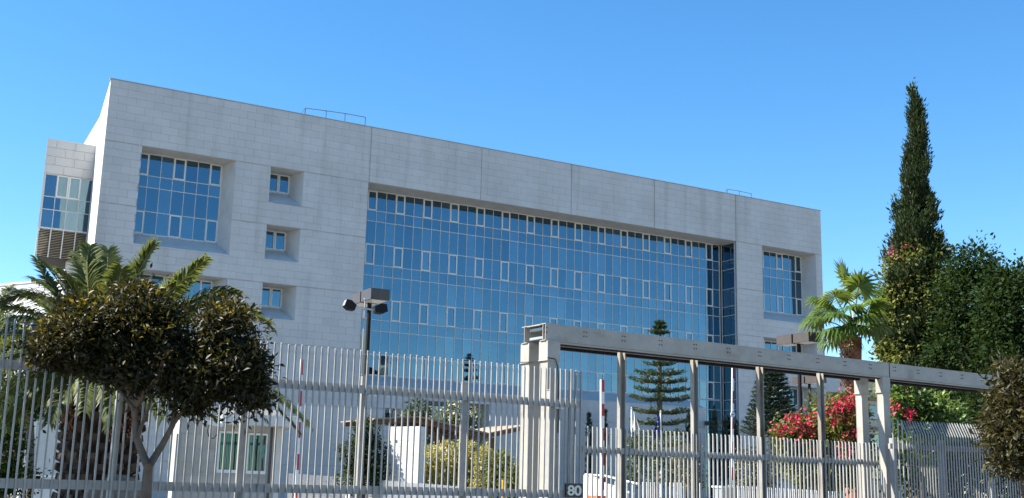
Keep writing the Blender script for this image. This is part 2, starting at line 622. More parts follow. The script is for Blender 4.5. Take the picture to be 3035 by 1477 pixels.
panels = []
for bi, (z0, z1, nr) in enumerate(bands):
    dz = (z1 - z0) / nr
    for r in range(nr):
        za, zb = z0 + dz * r, z0 + dz * (r + 1)
        ga = .035 if (r == 0) else G
        gb = .035 if (r == nr - 1 and bi > 0) else G
        for s in range(len(ujoints) - 1):
            ua, ub = ujoints[s], ujoints[s + 1]
            m = max(1, round((ub - ua) / 1.12))
            du = (ub - ua) / m
            cuts = [ua] + [ua + du * (k + (.5 if r % 2 else 1)) for k in range(m)] + [ub]
            cuts = sorted(set(round(c, 4) for c in cuts if ua <= c <= ub))
            for k in range(len(cuts) - 1):
                if cuts[k + 1] - cuts[k] < .05:
                    continue
                gl = (.05 if s == 1 else .03) if (k == 0 and s > 0) else G
                gr = .03 if (k == len(cuts) - 2 and s < len(ujoints) - 2) else G
                rects = [(cuts[k], cuts[k + 1], za, zb)]
                for o in opens:
                    rects = [q for p in rects for q in subtract(p, o)]
                for q in rects:
                    if q[1] - q[0] > .12 and q[3] - q[2] > .1:
                        panels.append((q[0] + (gl if q[0] == cuts[k] else 0), q[1] - (gr if q[1] == cuts[k + 1] else 0),
                                       q[2] + (ga if q[2] == za else 0), q[3] - (gb if q[3] == zb else 0)))


def shown(q):
    """how large a panel shows: size over distance, and not hidden low down behind the trees"""
    uc, zc = (q[0] + q[1]) / 2, (q[2] + q[3]) / 2
    p = bd_ * uc + bn_ * BD
    low = 0 if zc > 8.0 or uc > 21 and zc > 2 else 1
    return (low, -(q[1] - q[0]) * (q[3] - q[2]) * BD / (p.length ** 3))


panels.sort(key=shown)
pcache = {}
for q in panels[:300]:
    key = (round(q[1] - q[0], 3), round(q[3] - q[2], 3))
    if key not in pcache:
        w_, h_ = key
        me = MB().box(0, w_, -.035, .006, 0, h_).mesh('stone_panel')
        me.materials.append(MATS['stone'])
        pcache[key] = me
    x, y, z = L3(q[0], 0, q[2])
    ref('stone_panel', pcache[key], office, (x, y + random.uniform(-.0012, .0012), z))
b = MB()
for q in panels[300:]:
    x, y, z = L3(q[0], 0, q[2])
    j = random.uniform(-.0012, .0012)
    b.box(x, x + q[1] - q[0], -.035 + j, .006, z, z + q[3] - q[2])
struct(b.build('stone_cladding', 'stone', office), 'stuff')

# recesses
WD = 1.5


def recess(o, zb, us_=.5, w=WD, left=True):
    u0, u1, z0, z1 = o
    b = MB()
    ui = u1 - us_
    y0 = -.03
    b.quad(L3(u0, y0, z1), L3(u1, y0, z1), L3(ui, w + .1, z1), L3(u0, w + .1, z1))
    b.quad(L3(u1, y0, z1), L3(u1, y0, z0), L3(ui, w + .1, zb), L3(ui, w + .1, z1))
    b.quad(L3(u0, y0, z0), L3(u0, w + .1, zb), L3(ui, w + .1, zb), L3(u1, y0, z0))
    if left:
        b.quad(L3(u0, y0, z1), L3(u0, w + .1, z1), L3(u0, w + .1, zb), L3(u0, y0, z0))
    return b.build('window_recess', 'stone_plain', office)


pane_cache = {}
all_panes = []


def pane_mesh(w_, h_, m):
    key = (round(w_, 3), round(h_, 3), m)
    if key not in pane_cache:
        me = MB().box(-w_ / 2, w_ / 2, -.012, .012, -h_ / 2, h_ / 2).mesh('pane')
        me.materials.append(MATS[m])
        pane_cache[key] = me
    return pane_cache[key]


def glazing(name, u0, u1, ncol, ztops, w, vents, bar=.021, frame_bar=.045, axis='u', parent=office, m='curtain_glass', only=None):
    """a glazed grid: bars as one frame mesh; every pane and opening light is a piece of its own below it"""
    b = MB()
    du = (u1 - u0) / ncol
    zt, zb = ztops[0], ztops[-1]

    def P(u, dw, z):
        return L3(u, w + dw, z) if axis == 'u' else L3(w - dw, u, z)

    def bx(ua, ub, wa, wb, za, zb_):
        p, q = P(ua, wa, za), P(ub, wb, zb_)
        b.box(min(p[0], q[0]), max(p[0], q[0]), min(p[1], q[1]), max(p[1], q[1]), min(p[2], q[2]), max(p[2], q[2]))
    for k in range(ncol + 1):
        hb = frame_bar if k in (0, ncol) else bar
        uc = u0 + du * k
        bx(uc - hb, uc + hb, -.045, .05, zb, zt)
    for i, z in enumerate(ztops):
        hb = frame_bar if i in (0, len(ztops) - 1) else bar
        for k in range(ncol):
            bx(u0 + du * k + (frame_bar if k == 0 else bar) + .001, u0 + du * (k + 1) - (frame_bar if k == ncol - 1 else bar) - .001,
               -.043, .048, z - hb * 1.2, z + hb * 1.2)
    fr = b.build(name, 'frame_paint', parent)
    for i in range(len(ztops) - 1):
        for k in range(ncol):
            ua, ub, za, zb_ = u0 + du * k, u0 + du * (k + 1), ztops[i + 1], ztops[i]
            v = vents(i, k)
            if v:
                t = .10
                h = MB()
                for (a0, a1, c0, c1) in ((ua + .02, ua + t, za + .02, zb_ - .02), (ub - t, ub - .02, za + .02, zb_ - .02),
                                         (ua + t, ub - t, za + .02, za + t), (ua + t, ub - t, zb_ - t, zb_ - .02)):
                    p, q = P(a0, -.075, c0), P(a1, .02, c1)
                    h.box(min(p[0], q[0]), max(p[0], q[0]), min(p[1], q[1]), max(p[1], q[1]), p[2], q[2])
                h.build('vent_frame', 'vent_paint', fr)
                ua, ub, za, zb_ = ua + t, ub - t, za + t, zb_ - t
            else:
                ua, ub, za, zb_ = ua + bar * .6, ub - bar * .6, za + bar * .6, zb_ - bar * .6
            all_panes.append((fr, P((ua + ub) / 2, .0, (za + zb_) / 2), ub - ua, zb_ - za, axis, m))
    return fr


def storey_rows(top, bottom, starts):
    z = [top]
    for s in starts:
        for dzz in (0, 1.5, 2.28):
            zz = s - dzz
            if zz < z[-1] - .3 and zz > bottom + .3:
                z.append(zz)
    z.append(bottom)
    return z


ST = [ZB, ZC + .04, ZD + .04, ZE + .02]
GB = 7.10
recess(OPEN['big'], 15.0)
glazing('window', 13.54, 19.1, 7, [ZB - .03, ZB - 1.5, ZB - 2.28, ZC + .12, 15.0], WD, lambda i, k: i in (0, 3) and k in (0, 3, 6))
for nm, zt in (('small1', ZB), ('small2', ZC), ('small3', ZD)):
    recess(OPEN[nm], zt - 1.36)
    glazing('window', 22.25, 23.8, 2, [zt - .03, zt - 1.36], WD, lambda i, k: True, frame_bar=.05)
    b = MB().box(*[v for v in (21.97 - U0, 22.2 - U0)], WD - .06, WD + .05, zt - 1.36 + EYE, zt + EYE)
    b.build('window_infill', 'frame_paint', office)
recess(OPEN['low'], 11.1)
glazing('window', 13.54, 19.05, 7, [ZD - .03, 11.1], WD, lambda i, k: k in (0, 3, 6))
recess(OPEN['right'], 15.0, .3)
glazing('window', 65.34, 71.25, 8, [ZB - .03, ZB - 1.5, ZB - 2.28, ZC + .12, 15.0], WD, lambda i, k: i in (0, 3) and k in (1, 4, 7))
recess(OPEN['right2'], 11.05, .3)
glazing('window', 65.34, 71.1, 8, [ZD - .03, 11.05], WD, lambda i, k: k in (1, 4, 7))
recess(OPEN['right3'], 7.1, .3)
glazing('window', 65.34, 71.1, 8, [ZE - .03, 7.1], WD, lambda i, k: k in (1, 4, 7))
# curtain wall
CW = 1.9
b = MB()
u0, u1 = 29.05, 62.45
b.quad(L3(u0, -.03, ZB), L3(u1, -.03, ZB), L3(u1, CW + .1, ZB), L3(u0, CW + .1, ZB))
b.quad(L3(u0, -.03, ZB), L3(u0, CW + .1, ZB), L3(u0, CW + .1, GB), L3(u0, -.03, 6.22))
b.quad(L3(u0, -.03, 6.22), L3(u0, CW + .1, GB), L3(58.2, CW + .1, GB), L3(59.0, -.03, 6.22))
b.quad(L3(59.0, -.03, 6.22), L3(58.2, CW + .1, GB), L3(59.0, CW + .1, Z0), L3(59.0, -.03, Z0))
b.build('window_recess', 'stone_plain', office)
rows = storey_rows(ZB - .03, GB, ST)
curtain = glazing('curtain_wall', 29.05, 62.2, 45, rows, CW, lambda i, k: (rows[i] - rows[i + 1] > 1.35 and rows[i] - rows[i + 1] < 1.52) and k % 3 == 1)
rows2 = [GB - .02, 6.27, 4.66, 3.16, 2.38, .76, -.74, Z0]
glazing('curtain_wall', 58.4, 62.2, 5, rows2, CW, lambda i, k: False)
rows3 = rows + rows2[1:]
glazing('return_glazing', .16, CW - .05, 1, rows3, 62.45, lambda i, k: False, axis='w')
# loggia and hatch
u0, u1, z0, z1 = OPEN['loggia']
b = MB()
b.quad(L3(u0, -.03, z1), L3(u1, -.03, z1), L3(u1, 3, z1), L3(u0, 3, z1))
b.quad(L3(u1, -.03, z1), L3(u1, -.03, z0), L3(u1, 3, z0), L3(u1, 3, z1))
b.quad(L3(u0, -.03, z1), L3(u0, 3, z1), L3(u0, 3, z0), L3(u0, -.03, z0))
b.quad(L3(u0, -.03, z0), L3(u0, 3, z0), L3(u1, 3, z0), L3(u1, -.03, z0))
b.build('loggia_recess', 'stone_plain', office)
glazing('loggia_glazing', u0, u1, 5, [z1, 3.2, z0], 2.6, lambda i, k: False, m='far_glass')
u0, u1, z0, z1 = OPEN['hatch']
recess(OPEN['hatch'], z0 + .1, .35, .9)
glazing('window', u0, u1 - .3, 1, [z1 - .02, z0 + .1], .8, lambda i, k: False)


# annex jutting out behind the left flank
AW = 9.0
a0, a1, at_, ag, ab = 8.93, 12.6, 22.4, 16.15, 14.2
b = MB()
def annex_prism(b, ul, ur, w0, w1, z0, z1, lean=.24):
    """a block whose left flank leans in like that of the main block"""
    q = [L3(ul, w0, z0), L3(ur, w0, z0), L3(ur, w1, z0), L3(ul + lean * (w1 - w0), w1, z0),
         L3(ul, w0, z1), L3(ur, w0, z1), L3(ur, w1, z1), L3(ul + lean * (w1 - w0), w1, z1)]
    n = len(b.v)
    b.v += q
    b.f += [tuple(n + i for i in f) for f in ((0, 3, 2, 1), (4, 5, 6, 7), (0, 1, 5, 4), (1, 2, 6, 5), (2, 3, 7, 6), (3, 0, 4, 7))]


annex_prism(b, a0, a1, AW, AW + 5, 19.95, at_)
annex_prism(b, a0, a0 + .12, AW - .04, AW + .3, 17.2, 19.949)
annex_prism(b, a0 + .02, a0 + .10, AW + .1, AW + .3, ab, 17.199)
b.build('annex_wall', 'stone_plain', office)
pan = MB()
for r in range(4):
    z0 = 19.97 + r * .605
    cuts = [a0, a0 + (.62 if r % 2 else 1.25), a0 + (1.87 if r % 2 else 2.5), a1]
    for k in range(3):
        me = MB().box(cuts[k] - U0 + .012, cuts[k + 1] - U0 - .012, AW - .035, AW + .01, z0 + .012 + EYE, z0 + .593 + EYE)
        me.build('stone_panel', 'stone', office)
glazing('annex_glazing', a0 + .12, a0 + 3.24, 4, [19.93, 18.35, 17.45, ag], AW + .12, lambda i, k: i == 0 and k in (1, 2))
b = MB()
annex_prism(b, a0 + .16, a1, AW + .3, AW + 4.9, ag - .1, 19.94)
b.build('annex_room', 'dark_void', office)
b = MB()
b.box(a0 + 2.9 - U0, a0 + 3.35 - U0, AW + .14, AW + .29, 16.2 + EYE, 19.94 + EYE)
b.build('annex_pier', 'white_render', office)
for k in range(17):                                   # louvre slats below the annex
    z = ab + .06 + k * .112
    t = (ag - z) / (ag - ab)
    me = MB().obox(L3((a0 + .1 + a1 - .25) / 2, AW + .16 + t * .25, z), ((a1 - a0 - .35) / 2, 0, 0), (0, .05, .016), (0, -.004, .010))
    me.build('louvre_slat', 'louvre_wood', office)
b = MB()
for k in range(5):
    uu = a0 + .06 + k * .8
    b.obox(L3(uu, AW + .20, (ab + ag) / 2), (.035, 0, 0), (0, .05, 0), (0, -.12, (ag - ab) / 2))
b.build('louvre_frame', 'frame_paint', office)
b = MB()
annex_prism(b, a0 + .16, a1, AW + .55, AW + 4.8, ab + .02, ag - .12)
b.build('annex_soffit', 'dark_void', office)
b = MB().box(a0 + 2.2 - U0, a0 + 2.9 - U0, AW + .8, AW + 1.5, 0, ab + EYE)
b.build('annex_column', 'white_render', office)

# panes: the ones that show largest are pieces, the rest of the curtain wall is one part
rest = []
cnt = {}
all_panes.sort(key=lambda p: -(p[2] * p[3]) / ((wm(p[0]) @ Vector(p[1])) - Vector((0, 0, EYE))).length ** 2)
for fr, c, w_, h_, ax, m in all_panes:
    k = cnt.get(fr.name, 0)
    if k >= 300:
        rest.append((fr, c, w_, h_, ax, m))
        continue
    cnt[fr.name] = k + 1
    o = ref('pane', pane_mesh(w_, h_, m), fr, c, (PI / 2 if ax == 'w' else 0) + random.gauss(0, .006), random.gauss(0, .005))
bb = MB()
for fr, c, w_, h_, ax, m in rest:
    t = random.gauss(0, .001) * w_ / 2
    s_ = random.gauss(0, .001) * h_ / 2
    x, y, z = c
    bb.quad((x - w_ / 2, y - t - s_, z - h_ / 2), (x + w_ / 2, y + t - s_, z - h_ / 2), (x + w_ / 2, y + t + s_, z + h_ / 2), (x - w_ / 2, y - t + s_, z + h_ / 2))
if rest:
    struct(bb.build('pane_field', 'curtain_glass', rest[0][0]), 'stuff')

# roof rails and cap
def roof_rail(px, tops, w, r):
    b = MB()
    pts = []
    for x, y in zip(px, tops):
        q = ray(x, y)
        p = q * ((BD + w) / q.dot(bn_))
        u, z = p.dot(bd_), p.z
        pts.append(Vector(L3(u, w, z)))
        b.tube([L3(u, w, ZA), L3(u, w, z)], r, 6)
    for i in range(len(pts) - 1):
        b.tube([pts[i], pts[i + 1]], r, 6)
    b.tube([pts[0], Vector(L3(pts[0].x + U0 - .9, w + .2, ZA))], r * .7, 6)
    return b.build('roof_railing', 'dark_metal', office)


roof_rail([905, 967, 1023, 1083], [321, 329, 337, 348], 2.5, .028)
roof_rail([2155, 2191, 2227], [561, 567, 575], 4, .026)
b = MB()
q = ray(980, 352); p = q * ((BD + 2) / q.dot(bn_))
uu = p.dot(bd_)
b.tube([L3(uu, 2, ZA), L3(uu, 2, ZA + .25), L3(uu, 2, ZA + .42), L3(uu, 2, ZA + .5)], [.5, .5, .35, .1], 12)
b.build('roof_cap', 'flat_cream', office)

# ================================================================== LEFT FENCE
fd_, fn_ = dirs(FA)
sL = onplane(-120, 1300, FA, FD)[0]
sR = onplane(1724, 1300, FA, FD)[0]
floc = fd_ * sL + fn_ * FD
ZTOP = EYE + 1.222 * FD / 10
ZUP, ZUPb = EYE + .884 * FD / 10, EYE + .884 * FD / 10 - .125
ZLO, ZLOb = EYE - .07 * FD / 10, EYE - .07 * FD / 10 - .125
s_a, s_b = onplane(760.7, 1200, FA, FD)[0], onplane(1044, 1200, FA, FD)[0]
PSP = (s_b - s_a) / 14.0
fence = thing('picket_fence', 'tall pale grey steel picket fence on the left with a wire along its tips', 'fence', (floc.x, floc.y, 0), FA)


def picket_mesh(name, zb, zt, w=.023, lean=0.0, ln=.0):
    h = w / 2
    prof = [(zb, 0, 1)]
    if ln:
        prof += [(zt - ln, 0, 1), (zt - .05, (ln - .05) * math.tan(lean), 1), (zt, ln * math.tan(lean), .35)]
    else:
        prof += [(zt - .06, 0, 1), (zt - .018, .008, .85), (zt, .02, .4)]
    b = MB()
    n = 0
    for z, dy, s in prof:
        for sx, sy in ((-1, -1), (1, -1), (1, 1), (-1, 1)):
            b.v.append((sx * h * (s if s == 1 else max(s, .5)), dy + sy * h * s, z))
    for i in range(len(prof) - 1):
        for k in range(4):
            k2 = (k + 1) % 4
            b.f.append((i * 4 + k, i * 4 + k2, i * 4 + 4 + k2, i * 4 + 4 + k))
    e = (len(prof) - 1) * 4
    b.f += [(0, 3, 2, 1), (e, e + 1, e + 2, e + 3)]
    me = b.mesh(name)
    me.materials.append(MATS['fence_paint'])
    return me


pm = picket_mesh('picket', .35, ZTOP)
offs = (s_a - sL) % PSP
LF = sR - sL
npk = int((LF - offs) / PSP) + 1
for k in range(npk):
    o = ref('picket', pm, fence, (offs + k * PSP, 0, random.uniform(-.008, .008)), random.uniform(-.05, .05))
    o.rotation_euler.y = random.uniform(-.0025, .0025)
b = MB().box(-.4, LF - .02, .0185, .085, ZUPb, ZUP)
b.build('rail', 'fence_paint', fence)
b = MB().box(-.4, LF - .02, .0185, .085, ZLOb, ZLO)
b.build('rail', 'fence_paint', fence)
for px in (354, 730, 1083, 1385, 1643):
    s, _ = onplane(px, 1250, FA, FD)
    x = s - sL
    me = MB()
    me.box(x - .045, x + .045, .0865, .165, .13, ZUP + .16)
    me.box(x - .055, x + .055, .086, .175, ZUP + .161, ZUP + .172)
    me.build('post', 'fence_paint', fence)
    MB().box(x + .055, x + .21, .02, .16, ZUPb - .022, ZUPb - .006).build('bracket', 'white_paint', fence)
wire = [(x, .022, ZTOP - .045 - .012 * abs(math.sin(x * 3.1))) for x in np.linspace(-.3, onplane(1550, 1080, FA, FD)[0] - sL, 90)]
MB().tube(wire, .0035, 5).build('wire', 'grey_metal', fence)
# doubled end leaf
for k, px in enumerate((1690, 1707.5, 1724)):
    s, _ = onplane(px, 1250, FA, FD + .05)
    ref('picket', pm, fence, (s - sL, .09, -.02), 0)
b = MB().box(-.4, LF - .05, -.16, .16, 0, .35)
b.build('plinth', 'plinth', fence)

# number plate on the fence
s0, z0 = onplane(1672, 1474, FA, FD)
s1, z1 = onplane(1722, 1434, FA, FD)
pl = fd_ * ((s0 + s1) / 2) + fn_ * (FD - .045)
plate = thing('number_plate', 'black square number plate reading 80 on the end of the picket fence', 'sign', (pl.x, pl.y, z0), FA)
hw, hh = (s1 - s0) / 2, z1 - z0
MB().box(-hw, hw, -.006, .026, 0, hh).build('plate', 'black_plate', plate)
tcu = bpy.data.curves.new('digits', 'FONT')
tcu.body = '80'
tcu.align_x = 'CENTER'
tcu.size = hh * 1.02
tcu.extrude = .003
tcu.offset = hh * .022
tcu.space_character = .94
to = bpy.data.objects.new('digits_source', tcu)
COL.objects.link(to)
bpy.context.view_layer.update()
dm = bpy.data.meshes.new_from_object(to.evaluated_get(bpy.context.evaluated_depsgraph_get()))
bpy.data.objects.remove(to)
dm.materials.clear()
dm.materials.append(MATS['plate_digit'])
xs = [v.co.x for v in dm.vertices]; ys = [v.co.y for v in dm.vertices]
sx = hw * 1.66 / (max(xs) - min(xs)); sy = hh * .74 / (max(ys) - min(ys))
for v in dm.vertices:
    v.co = ((v.co.x - (max(xs) + min(xs)) / 2) * sx, -v.co.z - .0095, (v.co.y - min(ys)) * sy + hh * .13)
dm.update()
obj('digits', dm, None, plate)

# ================================================================== GATE PORTAL (beams and columns)
BDF = FD + .35
gs0 = onplane(1609, 958, FA, BDF)[0]
gloc = fd_ * gs0 + fn_ * BDF
portal = thing('gate_portal', 'tall steel portal of twin I beams on paired columns over the sliding gate', 'gate portal', (gloc.x, gloc.y, 0), FA)
ZBT = EYE + 1.690 * BDF / 10
ZBB = EYE + 1.502 * BDF / 10
TW = .585                                   # spacing of the two beams
FH = .085                                   # half flange


def ibeam(name, x0, x1, yc, zb, zt, hf, tf=.016, tw_=.011):
    prof = [(-hf, zb), (hf, zb), (hf, zb + tf), (tw_ / 2, zb + tf), (tw_ / 2, zt - tf), (hf, zt - tf), (hf, zt), (-hf, zt),
            (-hf, zt - tf), (-tw_ / 2, zt - tf), (-tw_ / 2, zb + tf), (-hf, zb + tf)]
    return MB().prism(prof, (x0, yc, 0), (x1, yc, 0), (0, 1, 0), (0, 0, 1))


xe = onplane(3080, 1150, FA, BDF)[0] - gs0
ibeam('beam', 0, xe, 0, ZBB, ZBT, FH, .013).build('beam', 'beam_paint', portal)
ibeam('beam', 0, xe, TW, ZBB, ZBT, FH, .013).build('beam', 'beam_paint', portal)
# web cover on the street side and running rails underneath
MB().box(.004, xe, -.082, -.070, ZBB + .0135, ZBT - .0135).build('web_plate', 'beam_paint', portal)
MB().box(.05, xe, -.03, .06, ZBB - .055, ZBB - .004).build('track', 'lamp_pole', portal)
MB().box(.05, xe, TW - .06, TW + .03, ZBB - .055, ZBB - .004).build('track', 'lamp_pole', portal)
MB().box(.05, xe, -.075, -.034, ZBB - .035, ZBB - .004).build('track_edge', 'beam_paint', portal)
# cross ties seen at the open end
for z in (ZBB + .05, ZBT - .10):
    MB().box(.06, .16, .0845, TW - .0845, z, z + .045).build('tie', 'galvanised', portal)
MB().box(.0, .5, .0865, TW - .0865, ZBT - .022, ZBT - .004).build('top_plate', 'beam_paint', portal)
MB().box(.2, .34, .12, .34, ZBB + .0, ZBB + .14).build('end_stop', 'lamp_pole', portal)
# bolts: groups along the web
bolt_px = [1616, 1734, 1848, 1957, 2060, 2159, 2252, 2338, 2423, 2504, 2579, 2651, 2721, 2788, 2851, 2911]
bm_ = MB().tube([(0, -.004, 0), (0, .010, 0)], .0125, 6).mesh('bolt')
bm_.materials.append(MATS['rusty_bolt'])
for px in bolt_px:
    y_ = 958 + (px - 1609) * .116
    s, _ = onplane(px, y_ + 20, FA, BDF - .08)
    for dx in (-.03, .03):
        for z in (ZBB + .145, ZBB + .225):
            ref('bolt', bm_, portal, (s - gs0 + dx, -.088, z + random.uniform(-.004, .004)))


def column(x, yc, zt, w=.24, dpt=.24, cap=True):
    b = MB()
    tf, h = .014, w / 2
    # an H section standing with its flange to the street; its flange edges catch the sun
    b.box(x - h, x + h, yc - dpt / 2, yc - dpt / 2 + tf, .13, zt)
    b.box(x - h, x + h, yc + dpt / 2 - tf, yc + dpt / 2, .13, zt)
    b.box(x - .006, x + .006, yc - dpt / 2 + tf, yc + dpt / 2 - tf, .13, zt)
    b.box(x - h + .004, x - h + .012, yc - dpt / 2 + tf + .001, yc + dpt / 2 - tf - .001, .13, zt)
    c = b.build('column', 'beam_paint', portal)
    if cap:
        MB().box(x - h - .015, x + h + .015, yc - dpt / 2 - .015, yc + dpt / 2 + .015, zt - .33, zt - .004).build('column_head', 'beam_paint', portal)
        MB().box(x - h - .022, x + h + .022, yc - dpt / 2 - .022, yc + dpt / 2 + .022, zt - .352, zt - .332).build('collar', 'beam_paint', portal)
    return c


xc1 = onplane(1626, 1200, FA, BDF)[0] - gs0
xc2 = onplane(2621, 1250, FA, BDF)[0] - gs0
column(xc1, 0, ZBB - .003)
column(xc1, TW, ZBB - .003)
column(xc2, 0, ZBB - .003, .21, .17)
column(xc2, TW, ZBB - .003, .21, .17)
MB().box(xc2 + .13, xc2 + .145, -.092, -.0855, ZBB - .3, ZBT + .01).build('splice_plate', 'rusty_bolt', portal)
cab = [(xc1 - .3, TW - .1, ZBB - .36), (xc1 - .12, .1, ZBB - .36), (xc1 - .13, -.14, ZBB - .31), (xc1 + .02, -.145, ZBB - .32),
       (xc1 + .08, -.145, ZBB - .45), (xc1 + .11, -.145, ZBB - .72), (xc1 + .115, -.14, ZBB - 1.6)]
MB().tube(cab, .008, 6).build('cable', 'lamp_pole', portal)

# ================================================================== SLIDING GATE
GD = BDF + TW / 2
g0 = onplane(1700, 1300, FA, GD)[0]
g1 = onplane(2594, 1330, FA, GD)[0]
gtloc = fd_ * g0 + fn_ * GD
gate = thing('sliding_gate', 'pale steel picket gate hung from the portal on tall posts', 'gate', (gtloc.x, gtloc.y, 0), FA)
ZGT = EYE + onplane(2100, 1285.5, FA, GD)[1] - EYE
ZGR = EYE + onplane(2100, 1340.5, FA, GD)[1] - EYE
gm = picket_mesh('picket', .25, ZGT, .025)
sa, sb = onplane(1736, 1300, FA, GD)[0], onplane(1820, 1300, FA, GD)[0]
GSP = (onplane(2298, 1300, FA, GD)[0] - onplane(1724.6, 1300, FA, GD)[0]) / 45.0
k = 0
while .18 + k * GSP < g1 - g0:
    o = ref('picket', gm, gate, (.18 + k * GSP, -.045, random.uniform(-.008, .008)), random.uniform(-.05, .05))
    o.rotation_euler.y = random.uniform(-.0025, .0025)
    k += 1
MB().box(0, g1 - g0 + .02, -.032, -.028, ZGR - .11, ZGR).build('rail', 'fence_paint', gate)
MB().box(0, g1 - g0 + .02, -.026, .045, .35, .47).build('rail', 'fence_paint', gate)
for px in (1843, 2060, 2255, 2435):
    s, _ = onplane(px, 1200, FA, GD)
    x = s - g0
    b = MB()
    b.box(x - .05, x + .05, .046, .060, .2, ZBB - .02)
    b.box(x - .065, x - .0505, -.0265, .06, .2, ZBB - .02)
    b.box(x + .0505, x + .065, -.0265, .06, .2, ZBB - .02)
    b.build('post', 'post_paint', gate)

# ================================================================== RIGHT FENCE
RA = R_(21.4)
RD = 19.7
r0 = onplane(2640, 1320, RA, RD)[0]
r1 = onplane(3150, 1340, RA, RD)[0]
rd_, rn_ = dirs(RA)
rl = rd_ * r0 + rn_ * RD
rfence = thing('picket_fence', 'steel picket fence on the right whose sunlit tips lean back', 'fence', (rl.x, rl.y, 0), RA)
ZRT = EYE + .768 * RD / 10
ZRR = EYE + .508 * RD / 10
rm = picket_mesh('picket', .25, ZRT, .022, R_(28), .30)
x = onplane(2686.5, 1280, RA, RD)[0] - r0
RSP = (onplane(2783, 1280, RA, RD)[0] - onplane(2686.5, 1280, RA, RD)[0]) / 12.0
while x < r1 - r0:
    ref('picket', rm, rfence, (x, 0, random.uniform(-.006, .006)), random.uniform(-.05, .05))
    x += RSP
rm2 = picket_mesh('picket', .25, ZRT, .025)
for px in (2645, 2660, 2672):
    ref('picket', rm2, rfence, (onplane(px, 1280, RA, RD)[0] - r0, -.02, 0), 0)
MB().box(.0, r1 - r0, .0185, .085, ZRR - .11, ZRR).build('rail', 'fence_paint', rfence)
MB().box(.0, r1 - r0, .0185, .085, .40, .5).build('rail', 'fence_paint', rfence)
for px in (2662, 2804, 2951):
    x = onplane(px, 1380, RA, RD)[0] - r0
    MB().box(x - .055, x + .055, .0865, .19, .0, ZRR + .12).build('post', 'fence_paint', rfence)
MB().box(0, r1 - r0, -.14, .14, 0, .25).build('plinth', 'plinth', rfence)


# ================================================================== LAMPS
def box_lamp(x, y, Y, label, rz=YAW, k=1.0, grp='twin headed box lamps in the forecourt'):
    """(x, y) = pixel of the near top corner of the twin lamp box"""
    p = at(x, y, Y)
    d, n = dirs(rz)
    Lh, W, H, gap = .76 * k, .60 * k, .33 * k, .08 * k
    base = p + d * (W / 2) + n * (Lh + gap / 2)
    t = thing('lamp_post', label, 'lamp', (base.x, base.y, 0), rz, grp)
    zt = p.z
    for s in (-1, 1):
        y0, y1 = (gap / 2, gap / 2 + Lh) if s > 0 else (-gap / 2 - Lh, -gap / 2)
        h = MB().box(-W / 2, W / 2, y0, y1, zt - H, zt).build('lamp_head', 'lamp_bronze', t)
        MB().box(-W / 2 + .05, W / 2 - .05, y0 + .05, y1 - .05, zt - H - .012, zt - H + .01).build('lens', 'lamp_lens', h)
    MB().box(-W / 2 + .1, W / 2 - .1, -gap / 2 + .002, gap / 2 - .002, zt - H * .7, zt - H * .25).build('bridge', 'lamp_pole', t)
    MB().tube([(0, 0, 0), (0, 0, 2), (0, 0, zt - H * .2)], [.085, .072, .066], 10).build('pole', 'lamp_pole', t, smooth=False)
    MB().box(-.13, .13, -.13, .13, .0, .04).build('base_plate', 'lamp_pole', t)
    return t


box_lamp(1100.5, 853, 33, 'tall lamp post with twin bronze box heads near the left fence')
box_lamp(2396, 983, 39, 'lamp post with long bronze box heads standing up behind the right end of the beam')
box_lamp(2127, 1247, 90, 'small far lamp post before the right dark glass strip, between the narrow cypresses')
box_lamp(1526, 1216, 86, 'far lamp post beside the timber canopy, its head left of the gate column', k=1.0)
box_lamp(2421, 1112, 52, 'lamp post whose pale box head shows just under the beam')

p = at(1083, 885, 18.4)
fl = thing('flood_light_pole', 'thin grey pole with two black floodlights behind the left fence', 'floodlight', (p.x, p.y, 0), FA)
MB().tube([(0, 0, 0), (0, 0, p.z - .02)], .015, 8).build('pole', 'grey_metal', fl)
MB().tube([(0, 0, p.z - .02), (0, 0, p.z)], .03, 8).build('pole_cap', 'galvanised', fl)
zf = p.z - .15
MB().tube([(-.2, -.02, zf), (.24, .02, zf - .03)], .014, 6).build('cross_arm', 'galvanised', fl)
for sgn in (-1, 1):
    h = MB()
    cx_ = .27 * sgn
    a = Vector((sgn * .9, -.2, .28 * (1 if sgn < 0 else .6))).normalized()
    bvec = Vector((.2, .95, 0)).normalized()
    cv = a.cross(bvec)
    c0 = Vector((cx_, 0, zf + .0))
    pr = [(-.10, -.05), (.02, -.085), (.11, -.06), (.11, .06), (.02, .085), (-.10, .05)]
    h.prism(pr, c0 - bvec * .09, c0 + bvec * .09, a, cv)
    hd = h.build('flood_head', 'lamp_pole', fl)
    MB().obox(c0 + a * .115 - Vector((0, 0, 0)), a * .004, bvec * .08, cv * .052).build('flood_glass', 'grey_metal', hd)


